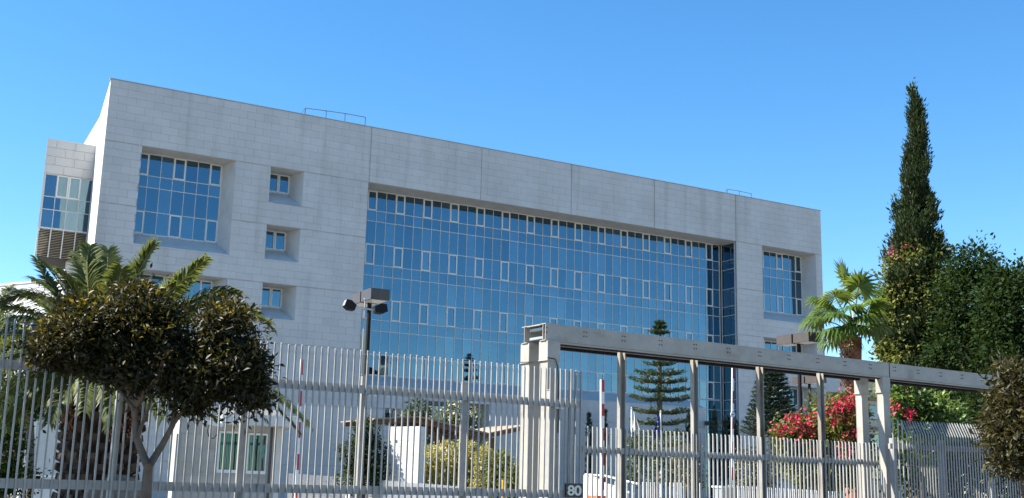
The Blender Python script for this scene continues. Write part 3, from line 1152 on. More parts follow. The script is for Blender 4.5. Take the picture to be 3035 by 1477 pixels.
# ================================================================== BARRIERS
def barrier(xt, yt, xb, yb, Y, label, w=.06, bands=9, cabinet=None, start=0):
    top, bot = at(xt, yt, Y), at(xb, yb, Y)
    bot2 = bot + (bot - top).normalized() * max(0, (bot.z - .95) / max(.01, (top - bot).normalized().z))
    t = thing('barrier', label, 'barrier', (bot2.x, bot2.y, 0), FA)
    axis = (top - bot2)
    R0 = fd_; N0 = fn_
    for k in range(bands):
        a, c = bot2 + axis * (k / bands), bot2 + axis * ((k + 1) / bands)
        m = 'red_paint' if (k + start) % 2 == 0 else 'white_paint'
        MB().obox((a + c) / 2, R0 * w * .5, N0 * .02, (c - a) / 2 * .9985).build('boom_band', m, t, world=True)
    MB().obox(bot2 + axis * .5 - R0 * (w * .5 + .012), R0 * .011, N0 * .021, axis / 2).build('boom_edge', 'white_paint', t, world=True)
    MB().box(-.16, .16, -.14, .14, 0, 1.0).build('cabinet', cabinet or 'orange_paint', t)
    MB().box(-.18, .18, -.16, .16, 1.001, 1.03).build('cabinet_lid', 'white_paint', t)
    return t


barrier(896, 1066, 881, 1405, 30, 'raised red and white barrier boom near the guard house', .055, 9)
bt = barrier(1786, 1126, 1786, 1473, 25, 'raised red and white barrier boom with an orange cabinet behind the gate', .07, 11)
c = at(1770, 1440, 24.6)
MB().box(-.34, -.06, -.2, .1, 0, 1.36).build('cabinet', 'orange_paint', bt)
bs = barrier(2173, 1085, 2171, 1325, 41, 'raised striped barrier boom carrying a round white and blue disc', .075, 11)
c = at(2172, 1229, 40.9)
disc = MB().tube([c - fn_ * .02, c + fn_ * .0], .115, 20).build('disc', 'white_paint', bs, world=True)
ring = MB()
for k in range(20):
    a0_, a1_ = 2 * PI * k / 20, 2 * PI * (k + 1) / 20
    e = c - fn_ * .026
    P4 = [e + (fd_ * math.cos(a) + Vector((0, 0, 1)) * math.sin(a)) * r for a, r in ((a0_, .112), (a1_, .112), (a1_, .09), (a0_, .09))]
    ring.quad(*P4)
ring.quad(*[c - fn_ * .026 + fd_ * x + Vector((0, 0, z)) for x, z in ((-.055, -.03), (.055, .0), (.055, .035), (-.055, .005))])
ring.build('disc_mark', 'blue_sign', disc, world=True)


# ================================================================== GUARD HOUSE
HY = 33.0
HA = R_(18)
hd_, hn_ = dirs(HA)
hc = at(520, 1400, HY)
HDp = Vector((hc.x, hc.y, 0)).dot(hn_)
hs0 = Vector((hc.x, hc.y, 0)).dot(hd_)
gh = thing('guard_house', 'stone guard house with green windows and a white slab canopy', 'guard house', (hc.x, hc.y, 0), HA)


def H(px, py, w=0.0):
    s, z = onplane(px, py, HA, HDp + w)
    return s - hs0, z


xr = H(822, 1350)[0]
zw = H(600, 1207)[1]
wins = [(655, 718, 1284, 1394), (740, 783, 1290, 1397)]
hop = []
for a, c_, t_, bo in wins:
    x0, zt_ = H(a, t_); x1, zb_ = H(c_, bo)
    hop.append((x0, x1, zb_, zt_))
b = MB()
ux = sorted({0, xr} | {o[0] for o in hop} | {o[1] for o in hop})
uz = sorted({0, zw} | {o[2] for o in hop} | {o[3] for o in hop})
for i in range(len(ux) - 1):
    for j in range(len(uz) - 1):
        xc_, zc_ = (ux[i] + ux[i + 1]) / 2, (uz[j] + uz[j + 1]) / 2
        if any(o[0] < xc_ < o[1] and o[2] < zc_ < o[3] for o in hop):
            continue
        b.quad((ux[i], .01, uz[j]), (ux[i + 1], .01, uz[j]), (ux[i + 1], .01, uz[j + 1]), (ux[i], .01, uz[j + 1]))
b.quad((0, .01, 0), (0, .01, zw), (0, 5, zw), (0, 5, 0))
b.quad((xr, .01, zw), (xr, .01, 0), (xr, 5, 0), (xr, 5, zw))
b.quad((0, 5, 0), (0, 5, zw), (xr, 5, zw), (xr, 5, 0))
b.quad((0, .01, zw), (xr, .01, zw), (xr, 5, zw), (0, 5, zw))
b.build('wall', 'cream_stone', gh)
rows_h = np.linspace(.0, zw, 10)
for j in range(9):
    cutx = [0] + [x_ + (.35 if j % 2 else 0) for x_ in np.arange(.7, xr - .2, .7)] + [xr]
    for i in range(len(cutx) - 1):
        rects = [(cutx[i], cutx[i + 1], rows_h[j], rows_h[j + 1])]
        for o in hop:
            rects = [q for p_ in rects for q in subtract(p_, (o[0] - .06, o[1] + .06, o[2] - .1, o[3] + .06))]
        for q in rects:
            if q[1] - q[0] > .05 and q[3] - q[2] > .05:
                MB().box(q[0] + .005, q[1] - .005, -.012, .009, q[2] + .005, q[3] - .005).build('stone_block', 'cream_stone', gh)
for x0, x1, z0, z1 in hop:
    b = MB()
    f_ = .06
    b.box(x0 - f_, x0, -.03, .10, z0 - f_ * 1.5, z1 + f_); b.box(x1, x1 + f_, -.03, .10, z0 - f_ * 1.5, z1 + f_)
    b.box(x0, x1, -.03, .10, z1, z1 + f_); b.box(x0, x1, -.045, .10, z0 - f_ * 1.5, z0)
    wdw = b.build('window', 'white_paint', gh)
    n_ = 2 if x1 - x0 > .5 else 1
    MB().box(x0, x1, .05, .065, z0, z1).build('pane', 'green_glass', wdw)
    MB().box(x0, x1, .075, .09, z0, z0 + (z1 - z0) * .55).build('curtain', 'curtain_green', wdw)
    for k in range(1, n_ + 1):
        xm = x0 + (x1 - x0) * (.64 if n_ > 1 else .5)
        MB().box(xm - .015, xm + .015, .02, .049, z0, z1).build('mullion', 'lamp_pole', wdw)
        break
xa, zc0 = H(655, 1258, -.9)
xb, _ = H(885, 1262, -.9)
zc1 = H(655, 1228, -.9)[1]
MB().box(xa, xb, -.9, 4.5, zc1 - .27, zc1).build('canopy', 'white_render', gh)
MB().box(xa - .012, xb + .012, -.912, 4.5, zc1 + .001, zc1 + .03).build('canopy_edge', 'white_paint', gh)
MB().box(xr - .1, xr + .12, -.06, .3, 0, zc1 - .275).build('corner_pier', 'white_render', gh)
MB().box(H(797, 1350)[0], H(805, 1350)[0], -.02, .0, .1, zc1 - .28).build('downpipe', 'lamp_bronze', gh)
p = at(534, 1285, HY - .6)
x_ = Vector((p.x, p.y, 0)).dot(hd_) - hs0
MB().box(x_ - .08, x_ + .08, -.3, -.14, 0, p.z).build('conduit_post', 'grey_metal', gh)
# the security camera on the canopy corner
p = at(634, 1255, HY - 2.0)
sc_ = thing('security_camera', 'white security camera on a bracket at the guard house canopy', 'camera', (p.x, p.y, p.z - .25), HA)
MB().prism([(-.22, -.02), (.22, -.10), (.22, .0), (-.22, .09)], (0, -.07, .25), (0, .07, .25), (1, 0, 0), (0, 0, 1)).build('housing', 'white_paint', sc_)
MB().box(.205, .25, -.06, .06, .18, .50).build('bracket', 'white_paint', sc_)
MB().box(-.22, .205, -.012, .012, .455, .475).build('arm', 'white_paint', sc_)
MB().tube([(-.12, 0, .2), (-.16, 0, .05), (-.1, 0, -.12), (.02, 0, -.16), (.1, .02, -.05)], .014, 6).build('cable', 'lamp_pole', sc_)

# ================================================================== PERGOLA, WHITE WALL, CANOPY BITS
PY = 44.0
pc = at(1300, 1400, PY)
perg = thing('timber_canopy', 'brown timber canopy with butterfly roof on dark posts', 'canopy', (pc.x, pc.y, 0), YAW)
pD = Vector((pc.x, pc.y, 0)).dot(bn_)
pS = Vector((pc.x, pc.y, 0)).dot(bd_)


def Q(px, py, w=0.0):
    s, z = onplane(px, py, YAW, pD + w)
    return Vector((s - pS, w, z))


A0, A1, A2, A3 = Q(1112, 1244, -1.2), Q(1243, 1237, -1.2), Q(1448, 1287, -1.2), Q(1566, 1262, -1.2)
DEP = 3.4


def slab_strip(p0, p1, n, nm, m, th=.05):
    for k in range(n):
        a = p0 + (p1 - p0) * (k / n); c = p0 + (p1 - p0) * ((k + 1) / n - .06 / n)
        up = Vector((0, 0, th))
        bk = Vector((0, DEP, 0))
        b = MB()
        b.v += [tuple(v) for v in (a, c, c + bk, a + bk, a + up, c + up, c + bk + up, a + bk + up)]
        b.f += [(0, 3, 2, 1), (4, 5, 6, 7), (0, 1, 5, 4), (1, 2, 6, 5), (2, 3, 7, 6), (3, 0, 4, 7)]
        b.build(nm, m, perg)


slab_strip(A0, A1, 9, 'roof_board', 'timber_board')
slab_strip(A1, A2, 14, 'roof_board', 'timber_board')
slab_strip(A2, A3, 9, 'roof_board', 'timber_board')
for yy in (.25, 1.7, 3.1):
    b = MB()
    for p0, p1 in ((A0, A1), (A1, A2), (A2, A3)):
        up = Vector((0, 0, -.16)); w_ = Vector((0, .09, 0)); o = Vector((0, yy, -.004))
        b.v += [tuple(v) for v in (p0 + o + up, p1 + o + up, p1 + o + up + w_, p0 + o + up + w_, p0 + o, p1 + o, p1 + o + w_, p0 + o + w_)]
        n_ = len(b.v) - 8
        b.f += [tuple(n_ + i for i in q) for q in ((0, 3, 2, 1), (4, 5, 6, 7), (0, 1, 5, 4), (1, 2, 6, 5), (2, 3, 7, 6), (3, 0, 4, 7))]
    b.build('rafter', 'timber', perg)
for px in (1308, 1328, 1396, 1418):
    p0 = Q(px, 1300, 0)
    zt_ = (A1 + (A2 - A1) * ((p0.x - A1.x) / (A2.x - A1.x))).z - .17
    for yy in (.5, 2.6):
        MB().box(p0.x - .08, p0.x + .08, yy - .08, yy + .08, 0, zt_).build('post', 'timber', perg)
p0 = Q(1456, 1290, .4)
MB().box(p0.x - .1, p0.x + .1, .3, .5, 0, p0.z - .1).build('post', 'timber', perg)

w0, w1 = at(1152, 1265, 41), at(1242, 1276, 41.8)
wall_ang = R_(-14)
wl, wnv = dirs(wall_ang)
ww = thing('garden_wall', 'sunlit white free standing wall under the left of the timber canopy', 'wall', (w0.x, w0.y, 0), wall_ang)
lw_ = (Vector((w1.x, w1.y, 0)) - Vector((w0.x, w0.y, 0))).length
# the wall faces the sun: it turns its face to the left
yawf = R_(-38)
ww.rotation_euler = (0, 0, yawf)
fx, fy = dirs(yawf)
Wd = (at(1242, 1276, 40).x - w0.x) / max(.2, fx.x - .0)
zt0, zt1 = w0.z, at(1242, 1278, w0.y + fx.y * Wd).z
nblk = 7
for j in range(nblk):
    za_, zb_ = zt0 * j / nblk, zt0 * (j + 1) / nblk
    for i in range(3):
        xa_, xb_ = Wd * i / 3, Wd * (i + 1) / 3
        MB().box(xa_ + .004, xb_ - .004, 0, .3, za_ + .004, zb_ - .004).build('render_panel', 'white_render', ww)
MB().box(.01, Wd - .01, .02, .28, 0, zt0 - .01).build('core', 'white_render', ww)

# ================================================================== LOW INNER FENCES
def low_fence(x0, y0, Y0, x1, y1, Y1, label, sp=.09, hgt=None, rail=True, mm='white_paint', pw=.022, wallh=0.0):
    a, c = at(x0, y0, Y0), at(x1, y1, Y1)
    v = Vector((c.x - a.x, c.y - a.y, 0))
    ang = math.atan2(v.y, v.x)
    t = thing('low_fence', label, 'fence', (a.x, a.y, 0), ang)
    Ln = v.length
    n_ = int(Ln / sp)
    ztop = max(a.z, c.z)
    me = picket_mesh('picket', .1, ztop, pw)
    me.materials.clear(); me.materials.append(MATS[mm])
    for k in range(n_ + 1):
        f = k / n_
        ref('picket', me, t, (Ln * f, 0, (a.z + (c.z - a.z) * f) - ztop))
    b = MB()
    dz = Vector((0, 0, 1))
    for zr in (.45, a.z * .55):
        b.prism([(0.014, -.03), (.05, -.03), (.05, .03), (.014, .03)], (0, 0, zr + (a.z - a.z)), (Ln, 0, zr + (c.z - a.z)), (0, 1, 0), (0, 0, 1))
        b.build('rail', mm, t)
        b = MB()
    if wallh:
        MB().box(0, Ln, .06, .3, 0, wallh).build('kerb_wall', 'white_render', t)
    return t


low_fence(850, 1403, 62, 1030, 1415, 48, 'low white inner fence between guard house and dark conical shrub', .10, wallh=1.15, mm='grey_metal')
low_fence(1060, 1417, 44, 1446, 1449, 31, 'low white inner fence crossing in front of the white wall and yellow hedge', .10, mm='frame_paint')
low_fence(1800, 1427, 27, 2075, 1432, 28, 'low inner gate of pale pickets seen behind the sliding gate', .105, mm='frame_paint')
low_fence(2160, 1438, 25, 2480, 1457, 26.5, 'dense low white fence behind the right half of the sliding gate', .06, mm='frame_paint', pw=.016)
p = at(1047, 1410, 46)
tp = thing('gate_pier', 'white pier at the break of the low inner fence', 'pier', (p.x, p.y, 0), YAW)
MB().box(-.2, .2, -.2, .2, 0, p.z).build('shaft', 'white_render', tp)
MB().box(-.23, .23, -.23, .23, p.z + .001, p.z + .06).build('cap', 'white_paint', tp)

# ramp wall with railing
p0, p1 = at(1727, 1408, 40), at(1850, 1436, 34)
v = Vector((p1.x - p0.x, p1.y - p0.y, 0))
rw = thing('ramp_wall', 'sunlit cream ramp wall with a white handrail behind the gate', 'wall', (p0.x, p0.y, 0), math.atan2(v.y, v.x))
Ln = v.length
MB().prism([(0, 0), (Ln, 0), (Ln, p1.z - .25), (Ln * .45, p0.z - .28), (0, p0.z)], (0, 0, 0), (0, .3, 0), (1, 0, 0), (0, 0, 1)).build('wall', 'white_render', rw)
b = MB()
b.tube([(0, .1, p0.z + .02), (Ln * .5, .1, p0.z - .03), (Ln + 1.2, .1, p1.z + .02)], .03, 6)
b.build('handrail', 'white_paint', rw)
for k in range(7):
    x = Ln * (.4 + .14 * k)
    MB().tube([(x, .1, .2), (x, .1, p1.z - .0)], .018, 6).build('baluster', 'white_paint', rw)
for k in range(4):
    MB().box(-.1, .75 - .05 * k, -.9 + .22 * k, -.68 + .22 * k, 0, .35 + .17 * k).build('step', 'paving', rw)

p = at(1491, 1424, 33)
bo = thing('bollard', 'orange bollard left of the gate column', 'bollard', (p.x, p.y, 0))
MB().tube([(0, 0, 0), (0, 0, p.z - .03), (0, 0, p.z)], [.036, .036, .03], 12).build('shaft', 'amber_paint', bo)
MB().tube([(0, 0, 0), (0, 0, .05)], [.07, .06], 12).build('foot', 'grey_metal', bo)
p = at(2143, 1443, 24)
cb = thing('utility_cabinet', 'pale grey utility cabinet standing behind the sliding gate', 'cabinet', (p.x, p.y, 0), FA)
MB().box(-.17, .17, -.12, .12, .06, p.z - .02).build('body', 'galvanised', cb)
MB().box(-.19, .19, -.14, .14, p.z - .019, p.z + .015).build('lid', 'white_paint', cb)
MB().box(-.165, .165, -.15, -.12, 0, .058).build('base', 'plinth', cb)
MB().box(-.15, .15, -.128, -.121, .12, p.z - .08).build('door', 'galvanised', cb)


# ================================================================== FLAGS
def flag(x, yt, yb, Y, label, m, side, drop, deco):
    p = at(x, yt, Y)
    t = thing('flag_pole', label, 'flag', (p.x, p.y, 0), 0)
    MB().tube([(0, 0, 0), (0, 0, p.z)], [.05, .035], 8).build('pole', 'white_paint', t)
    MB().tube([(0, 0, p.z), (0, 0, p.z + .05), (0, 0, p.z + .09)], [.05, .05, .01], 8).build('finial', 'galvanised', t)
    # a flag hanging in folds beside its pole
    nu, nv = 14, 12
    V = []
    for j in range(nv + 1):
        v_ = j / nv
        for i in range(nu + 1):
            u_ = i / nu
            wid = .10 + .36 * (v_ ** .8)
            fx_ = side * (u_ * wid + .02 * math.sin(v_ * 5 + u_ * 3))
            fy_ = .09 * math.sin(u_ * 11 + v_ * 1.3) * (.4 + v_)
            fz = p.z - .06 - drop * (v_ * (.78 + .22 * u_) + .18 * u_ * (1 - v_))
            V.append((fx_ + side * .04, fy_, fz))
    b = MB()
    b.v = V
    for j in range(nv):
        for i in range(nu):
            a = j * (nu + 1) + i
            b.f.append((a, a + 1, a + nu + 2, a + nu + 1))
    fo = b.build('cloth', m, t, smooth=True)
    sm = fo.modifiers.new('thick', 'SOLIDIFY'); sm.thickness = .006
    d_ = MB()
    for (iu, jv, r) in deco:
        i, j = int(iu * nu), int(jv * nv)
        c = Vector(V[j * (nu + 1) + i]) + Vector((0, -.045, 0))
        d_.poly([c + Vector((math.cos(a + PI / 2) * r * (1 if k % 2 == 0 else .45), 0, math.sin(a + PI / 2) * r * (1 if k % 2 == 0 else .45)))
                 for k, a in ((k, 2 * PI * k / 10) for k in range(10))])
    if deco:
        d_.build('emblem', 'flag_star' if m == 'flag_blue' else 'flag_orange', fo)
    return t


flag(1872, 1212, 1290, 54, 'white flag hanging limp on a white pole left of the tiered pine', 'flag_white', 1, 1.25, [(.7, .55, .07), (.8, .62, .05)])
flag(1958, 1222, 1290, 54, 'blue flag with yellow stars hanging on a pole before the tiered pine', 'flag_blue', -1, 1.35,
     [(.5, .3, .05), (.75, .42, .05), (.4, .55, .05), (.8, .66, .05), (.55, .78, .05)])


# ================================================================== SMALL BUILDINGS
# white pavilion at far left with louvres
p = at(108, 1262, 48)
pav = thing('pavilion', 'pale pavilion with brown louvres on its sunlit left side behind the palm', 'building', (p.x, p.y, 0), YAW)
zt = p.z + .6
MB().box(0, 3.2, 0, 4, 0, zt).build('wall', 'white_render', pav)
MB().box(-.35, -.002, -.1, .2, 0, zt).build('pier', 'white_paint', pav)
for k in range(15):
    MB().box(-1.5, -.36, .05, .12, 1.0 + k * .165, 1.07 + k * .165).build('louvre_slat', 'timber_board', pav)
MB().box(-1.52, -.352, .16, .2, .9, zt).build('louvre_back', 'timber', pav)
MB().box(-1.7, 3.3, -.2, 4.1, zt + .001, zt + .15).build('roof', 'white_render', pav)
# low white building at left edge
p1 = at(190, 830, 88)
q = ray(-60, 853); kz = (p1.z - EYE) / q.z
p0 = Vector((q.x * kz, q.y * kz, p1.z))
v = Vector((p1.x - p0.x, p1.y - p0.y, 0))
lwb = thing('low_building', 'long plain white building at the left edge behind the palm fronds', 'building', (p0.x, p0.y, 0), math.atan2(v.y, v.x))
lv = v.length
MB().box(-12, lv, 0, 10, 0, p1.z).build('wall', 'flat_white', lwb)
MB().box(-12.05, lv + .05, -.06, 10, p1.z + .001, p1.z + .16).build('coping', 'white_render', lwb)
MB().tube([(lv * .33, -.04, p1.z - 1.5), (lv * .33, -.04, p1.z - .1)], .06, 6).build('downpipe', 'grey_metal', lwb)
for k in range(3):
    f_ = MB().box(lv * (.1 + .3 * k), lv * (.1 + .3 * k) + 1.4, -.05, .02, p1.z - 4.4, p1.z - 3.1).build('window', 'white_paint', lwb)
    MB().box(lv * (.1 + .3 * k) + .08, lv * (.1 + .3 * k) + 1.32, -.06, -.051, p1.z - 4.3, p1.z - 3.2).build('pane', 'far_glass', f_)
# far apartment block at right
p = at(2442, 1118, 120)
ap = thing('apartment_block', 'distant cream apartment block with dark windows under the beam', 'building', (p.x, p.y, 0), R_(14))
zt = p.z + .3
MB().box(0, 16, 0, 12, 0, zt).build('wall', 'flat_cream', ap)
MB().box(-.5, 3.2, -.8, 0, zt - 1.9, zt - .2).build('balcony_wall', 'white_render', ap)
MB().box(3.4, 16.4, -.5, 12, zt + .001, zt + .5).build('roof_slab', 'flat_white', ap)
for r in range(3):
    MB().box(-.2, 16.2, -.12, -.002, zt - 2.6 - r * 3.1, zt - 2.2 - r * 3.1).build('floor_band', 'flat_brown', ap)
    for k in range(7):
        f_ = MB().box(.7 + k * 2.2, 2.0 + k * 2.2, -.06, .02, zt - 4.6 - r * 3.1, zt - 3.0 - r * 3.1).build('window', 'flat_brown', ap)
        MB().box(.8 + k * 2.2, 1.9 + k * 2.2, -.075, -.061, zt - 4.5 - r * 3.1, zt - 3.1 - r * 3.1).build('pane', 'far_glass', f_)
# the tower across the street, which the glass front mirrors
tc_ = bd_ * 70.5 + bn_ * (-30)
mat('tower_cream', (.72, .62, .46), .8, noise=.06)
tw = thing('apartment_tower', 'beige apartment tower across the street mirrored in the glass beside the lamp pole', 'building', (tc_.x, tc_.y, 0), YAW)
TH = 23.5
MB().box(-3.5, 3.5, -9, 0, 0, TH).build('wall', 'tower_cream', tw)
MB().box(3.501, 7.0, -9, -.6, 0, TH - 2.6).build('wing', 'tower_cream', tw)
for r in range(7):
    z = TH - 2.9 - r * 3.0
    f_ = MB().box(.4, 3.2, -.02, .04, z, z + 1.35).build('window', 'dark_void', tw)
    f_ = MB().box(-2.9, -1.9, -.02, .04, z, z + 1.35).build('window', 'dark_void', tw)
    MB().box(3.6, 6.6, -.56, -.52, z - .2, z + 1.1).build('window', 'dark_void', tw)
    MB().box(.2, 3.6, .05, 1.1, z - .55, z - .35).build('balcony', 'white_render', tw)
for k in range(4):
    MB().tube([(-2.4 + k * 1.5, -1, TH), (-2.4 + k * 1.5, -1, TH + 2.2)], .04, 5).build('aerial', 'grey_metal', tw)
    MB().box(-2.9 + k * 1.5, -1.9 + k * 1.5, -1.03, -.97, TH + 1.7, TH + 1.76).build('aerial_arm', 'grey_metal', tw)
MB().box(-3, -.5, -5, -2, TH + .001, TH + 1.6).build('tank', 'white_render', tw)
#FOLIAGE

# ================================================================== VEGETATION
def trunk(pts, radii, parent, m='bark', name='trunk', seg=10, jitter=.06):
    return MB().tube(pts, radii, seg, jitter).build(name, m, parent, world=True, smooth=True)


def ground_of(x, Y):
    p = at(x, 1440, Y)
    return Vector((p.x, p.y, 0))


# ---- dark broadleaf tree in front of the left fence
TY = 14.6
g = ground_of(430, TY)
dt = thing('broadleaf_tree', 'dark dense broadleaf tree with forked trunk in front of the left fence', 'tree', g)
fork = at(440, 1375, TY)
trunk([g, at(433, 1475, TY), fork + Vector((0, 0, -.12)), fork], [.085, .066, .062, .055], dt)
trunk([fork + Vector((0, 0, -.05)), at(405, 1300, TY), at(398, 1215, TY), at(375, 1130, TY - .1), at(330, 1040, TY)], [.052, .046, .042, .035, .02], dt, name='limb')
trunk([fork + Vector((0, 0, -.05)), at(480, 1320, TY + .1), at(512, 1260, TY + .2), at(520, 1170, TY + .2), at(600, 1070, TY + .1)], [.050, .042, .036, .03, .015], dt, name='limb')
trunk([at(398, 1200, TY), at(470, 1120, TY - .3), at(500, 1020, TY - .5)], [.05, .04, .02], dt, name='limb')
blobs = [px_blob(290, 1000, TY, 135, 80, .7), px_blob(425, 945, TY, 85, 80, .65), px_blob(205, 1030, TY, 85, 60, .55), px_blob(140, 1040, TY, 36, 36, .3),
         px_blob(470, 1075, TY, 130, 80, .7), px_blob(670, 975, TY, 60, 55, .45), px_blob(712, 1085, TY, 72, 72, .5), px_blob(620, 1125, TY, 95, 62, .55),
         px_blob(310, 1080, TY, 90, 40, .5), px_blob(565, 1185, TY, 50, 32, .35), px_blob(740, 1155, TY, 40, 48, .35), px_blob(395, 868, TY, 42, 22, .3),
         px_blob(230, 925, TY, 50, 30, .35), px_blob(545, 1050, TY, 55, 50, .45), px_blob(690, 915, TY, 28, 18, .2), px_blob(130, 1060, TY, 22, 18, .25)]
for x, y, r in [(150, 985, 16), (200, 920, 15), (300, 885, 20), (345, 870, 16), (470, 885, 18), (520, 925, 18), (560, 985, 20), (620, 920, 14), (740, 930, 16), (760, 1030, 16), (780, 1110, 16),
                (785, 1190, 16), (700, 1215, 18), (650, 1205, 14), (500, 1180, 16), (400, 1150, 16), (330, 1130, 14), (240, 1095, 16), (425, 852, 12), (755, 960, 12), (600, 1215, 12)]:
    blobs.append(px_blob(x, y, TY + random.uniform(-.35, .35), r, r * .8, .14))
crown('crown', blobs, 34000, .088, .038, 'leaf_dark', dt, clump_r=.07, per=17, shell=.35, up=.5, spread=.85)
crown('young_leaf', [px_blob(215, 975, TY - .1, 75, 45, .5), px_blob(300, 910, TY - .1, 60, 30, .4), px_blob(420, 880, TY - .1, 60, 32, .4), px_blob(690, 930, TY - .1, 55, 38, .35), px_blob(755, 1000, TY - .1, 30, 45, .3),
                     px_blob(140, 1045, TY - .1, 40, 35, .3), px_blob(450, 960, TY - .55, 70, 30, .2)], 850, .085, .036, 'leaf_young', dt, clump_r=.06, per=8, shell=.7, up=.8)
for pts in ([(398, 1215), (330, 1120), (230, 1040), (150, 1010)], [(375, 1130), (420, 1000), (430, 880)], [(512, 1260), (590, 1150), (700, 1080), (770, 1050)], [(520, 1170), (610, 1030), (680, 930)], [(405, 1300), (440, 1210), (460, 1120)]):
    trunk([at(x, y, TY + random.uniform(-.1, .1)) for x, y in pts], [.028, .022, .014, .006][:len(pts)], dt, name='limb', seg=6)

# ---- right front tree
g = ground_of(3045, 21)
rt = thing('broadleaf_tree', 'bronze green leafy tree at the right edge in front of the fence', 'tree', g)
trunk([g, at(3045, 1400, 21), at(3035, 1250, 21), at(3030, 1140, 21)], [.16, .13, .09, .03], rt)
blobs = [px_blob(3030, 1190, 21, 85, 105, .6), px_blob(3010, 1290, 21, 75, 80, .6), px_blob(2995, 1120, 21, 38, 50, .3), px_blob(3060, 1260, 21, 90, 120, .7), px_blob(2985, 1370, 21, 42, 30, .3),
         px_blob(2955, 1245, 21, 32, 28, .25), px_blob(3040, 1360, 21, 50, 40, .4)]
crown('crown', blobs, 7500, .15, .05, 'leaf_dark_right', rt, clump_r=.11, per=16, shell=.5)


# ---- feather palm
def frond_mesh(path, lmax, npairs, droop, wid, twist=0.0, vee=.5):
    """one feather frond along a Bezier path: rachis points and leaflet arrays"""
    P0, P1, P2 = [np.array(p) for p in path]
    t = np.linspace(.10, 1, npairs)
    C = (1 - t)[:, None] ** 2 * P0 + (2 * t * (1 - t))[:, None] * P1 + (t ** 2)[:, None] * P2
    T = unit((2 * (1 - t))[:, None] * (P1 - P0) + (2 * t)[:, None] * (P2 - P1))
    side = unit(np.cross(T, np.array([0, 0, 1.0])) + 1e-6)
    upv = np.cross(side, T)
    VV, TT = [], []
    n0 = 0
    for sgn in (-1, 1):
        prof = np.clip(np.minimum(t * 3.0, 1.0), .3, 1) * (1 - .55 * t ** 3)
        ln = lmax * prof * (.9 + .2 * RNG.random(npairs))
        cth, sth = math.cos(twist), math.sin(twist)
        sd = side * cth + upv * sth
        uv = upv * cth - side * sth
        D = unit(sd * sgn * .8 + T * (.55 + .5 * t)[:, None] + uv * vee * (1 - .5 * t)[:, None] + RNG.normal(size=(npairs, 3)) * .10)
        # two segments: a stiff root half and a drooping outer half
        Nn = unit(uv - T * .3 + RNG.normal(size=(npairs, 3)) * .12)
        Sx = unit(np.cross(D, Nn))
        w = wid * (.8 + .4 * RNG.random(npairs))[:, None]
        m = C + D * (ln * .5)[:, None]
        D2 = unit(D + np.array([0, 0, -droop]))
        e = m + D2 * (ln * .5)[:, None]
        V = np.stack([C + Sx * w * .3, C - Sx * w * .3, m + Sx * w * .5, m - Sx * w * .5, e], 1).reshape(-1, 3)
        i = np.arange(npairs)[:, None] * 5 + n0
        TT.append(np.concatenate([i + np.array([[0, 1, 3]]), i + np.array([[0, 3, 2]]), i + np.array([[2, 3, 4]])], 1).reshape(-1, 3))
        VV.append(V)
        n0 += len(V)
    return np.concatenate(VV), np.concatenate(TT), C


def feather_palm(t, center, specs, lmax, npairs, wid, rad=.022):
    inv = np.array(wm(t).inverted())
    for tip, lift, droop, tw_ in specs:
        tip = Vector(tip)
        v = tip - center
        st = center + v * .05
        mid = lift if isinstance(lift, Vector) else center + v * .5 + Vector((0, 0, lift))
        V, T, C = frond_mesh((st, mid, tip), lmax, npairs, droop, wid, tw_)
        V = V @ inv[:3, :3].T + inv[:3, 3]
        fo = obj('frond', np_mesh('frond', V, tris=T), 'frond', t)
        Cl = C @ inv[:3, :3].T + inv[:3, 3]
        s0_ = wm(t).inverted() @ st
        pts = [s0_] + [Vector(c) for c in Cl[::6]] + [Vector(Cl[-1])]
        MB().tube(pts, [rad * (1.3 - 1.15 * k / (len(pts) - 1)) for k in range(len(pts))], 5).build('rachis', 'rachis', fo)


DY = 19.5
g = ground_of(285, DY)
dp = thing('date_palm', 'big feather palm with stout scaly trunk behind the left fence', 'palm', g)
ctr = at(300, 1110, DY)
base = at(285, 1460, DY)
trunk([g, Vector((g.x, g.y, 1.0)), at(285, 1340, DY), at(292, 1230, DY), ctr], [.50, .50, .56, .58, .30], dp, 'palm_bark', seg=20, jitter=.05)
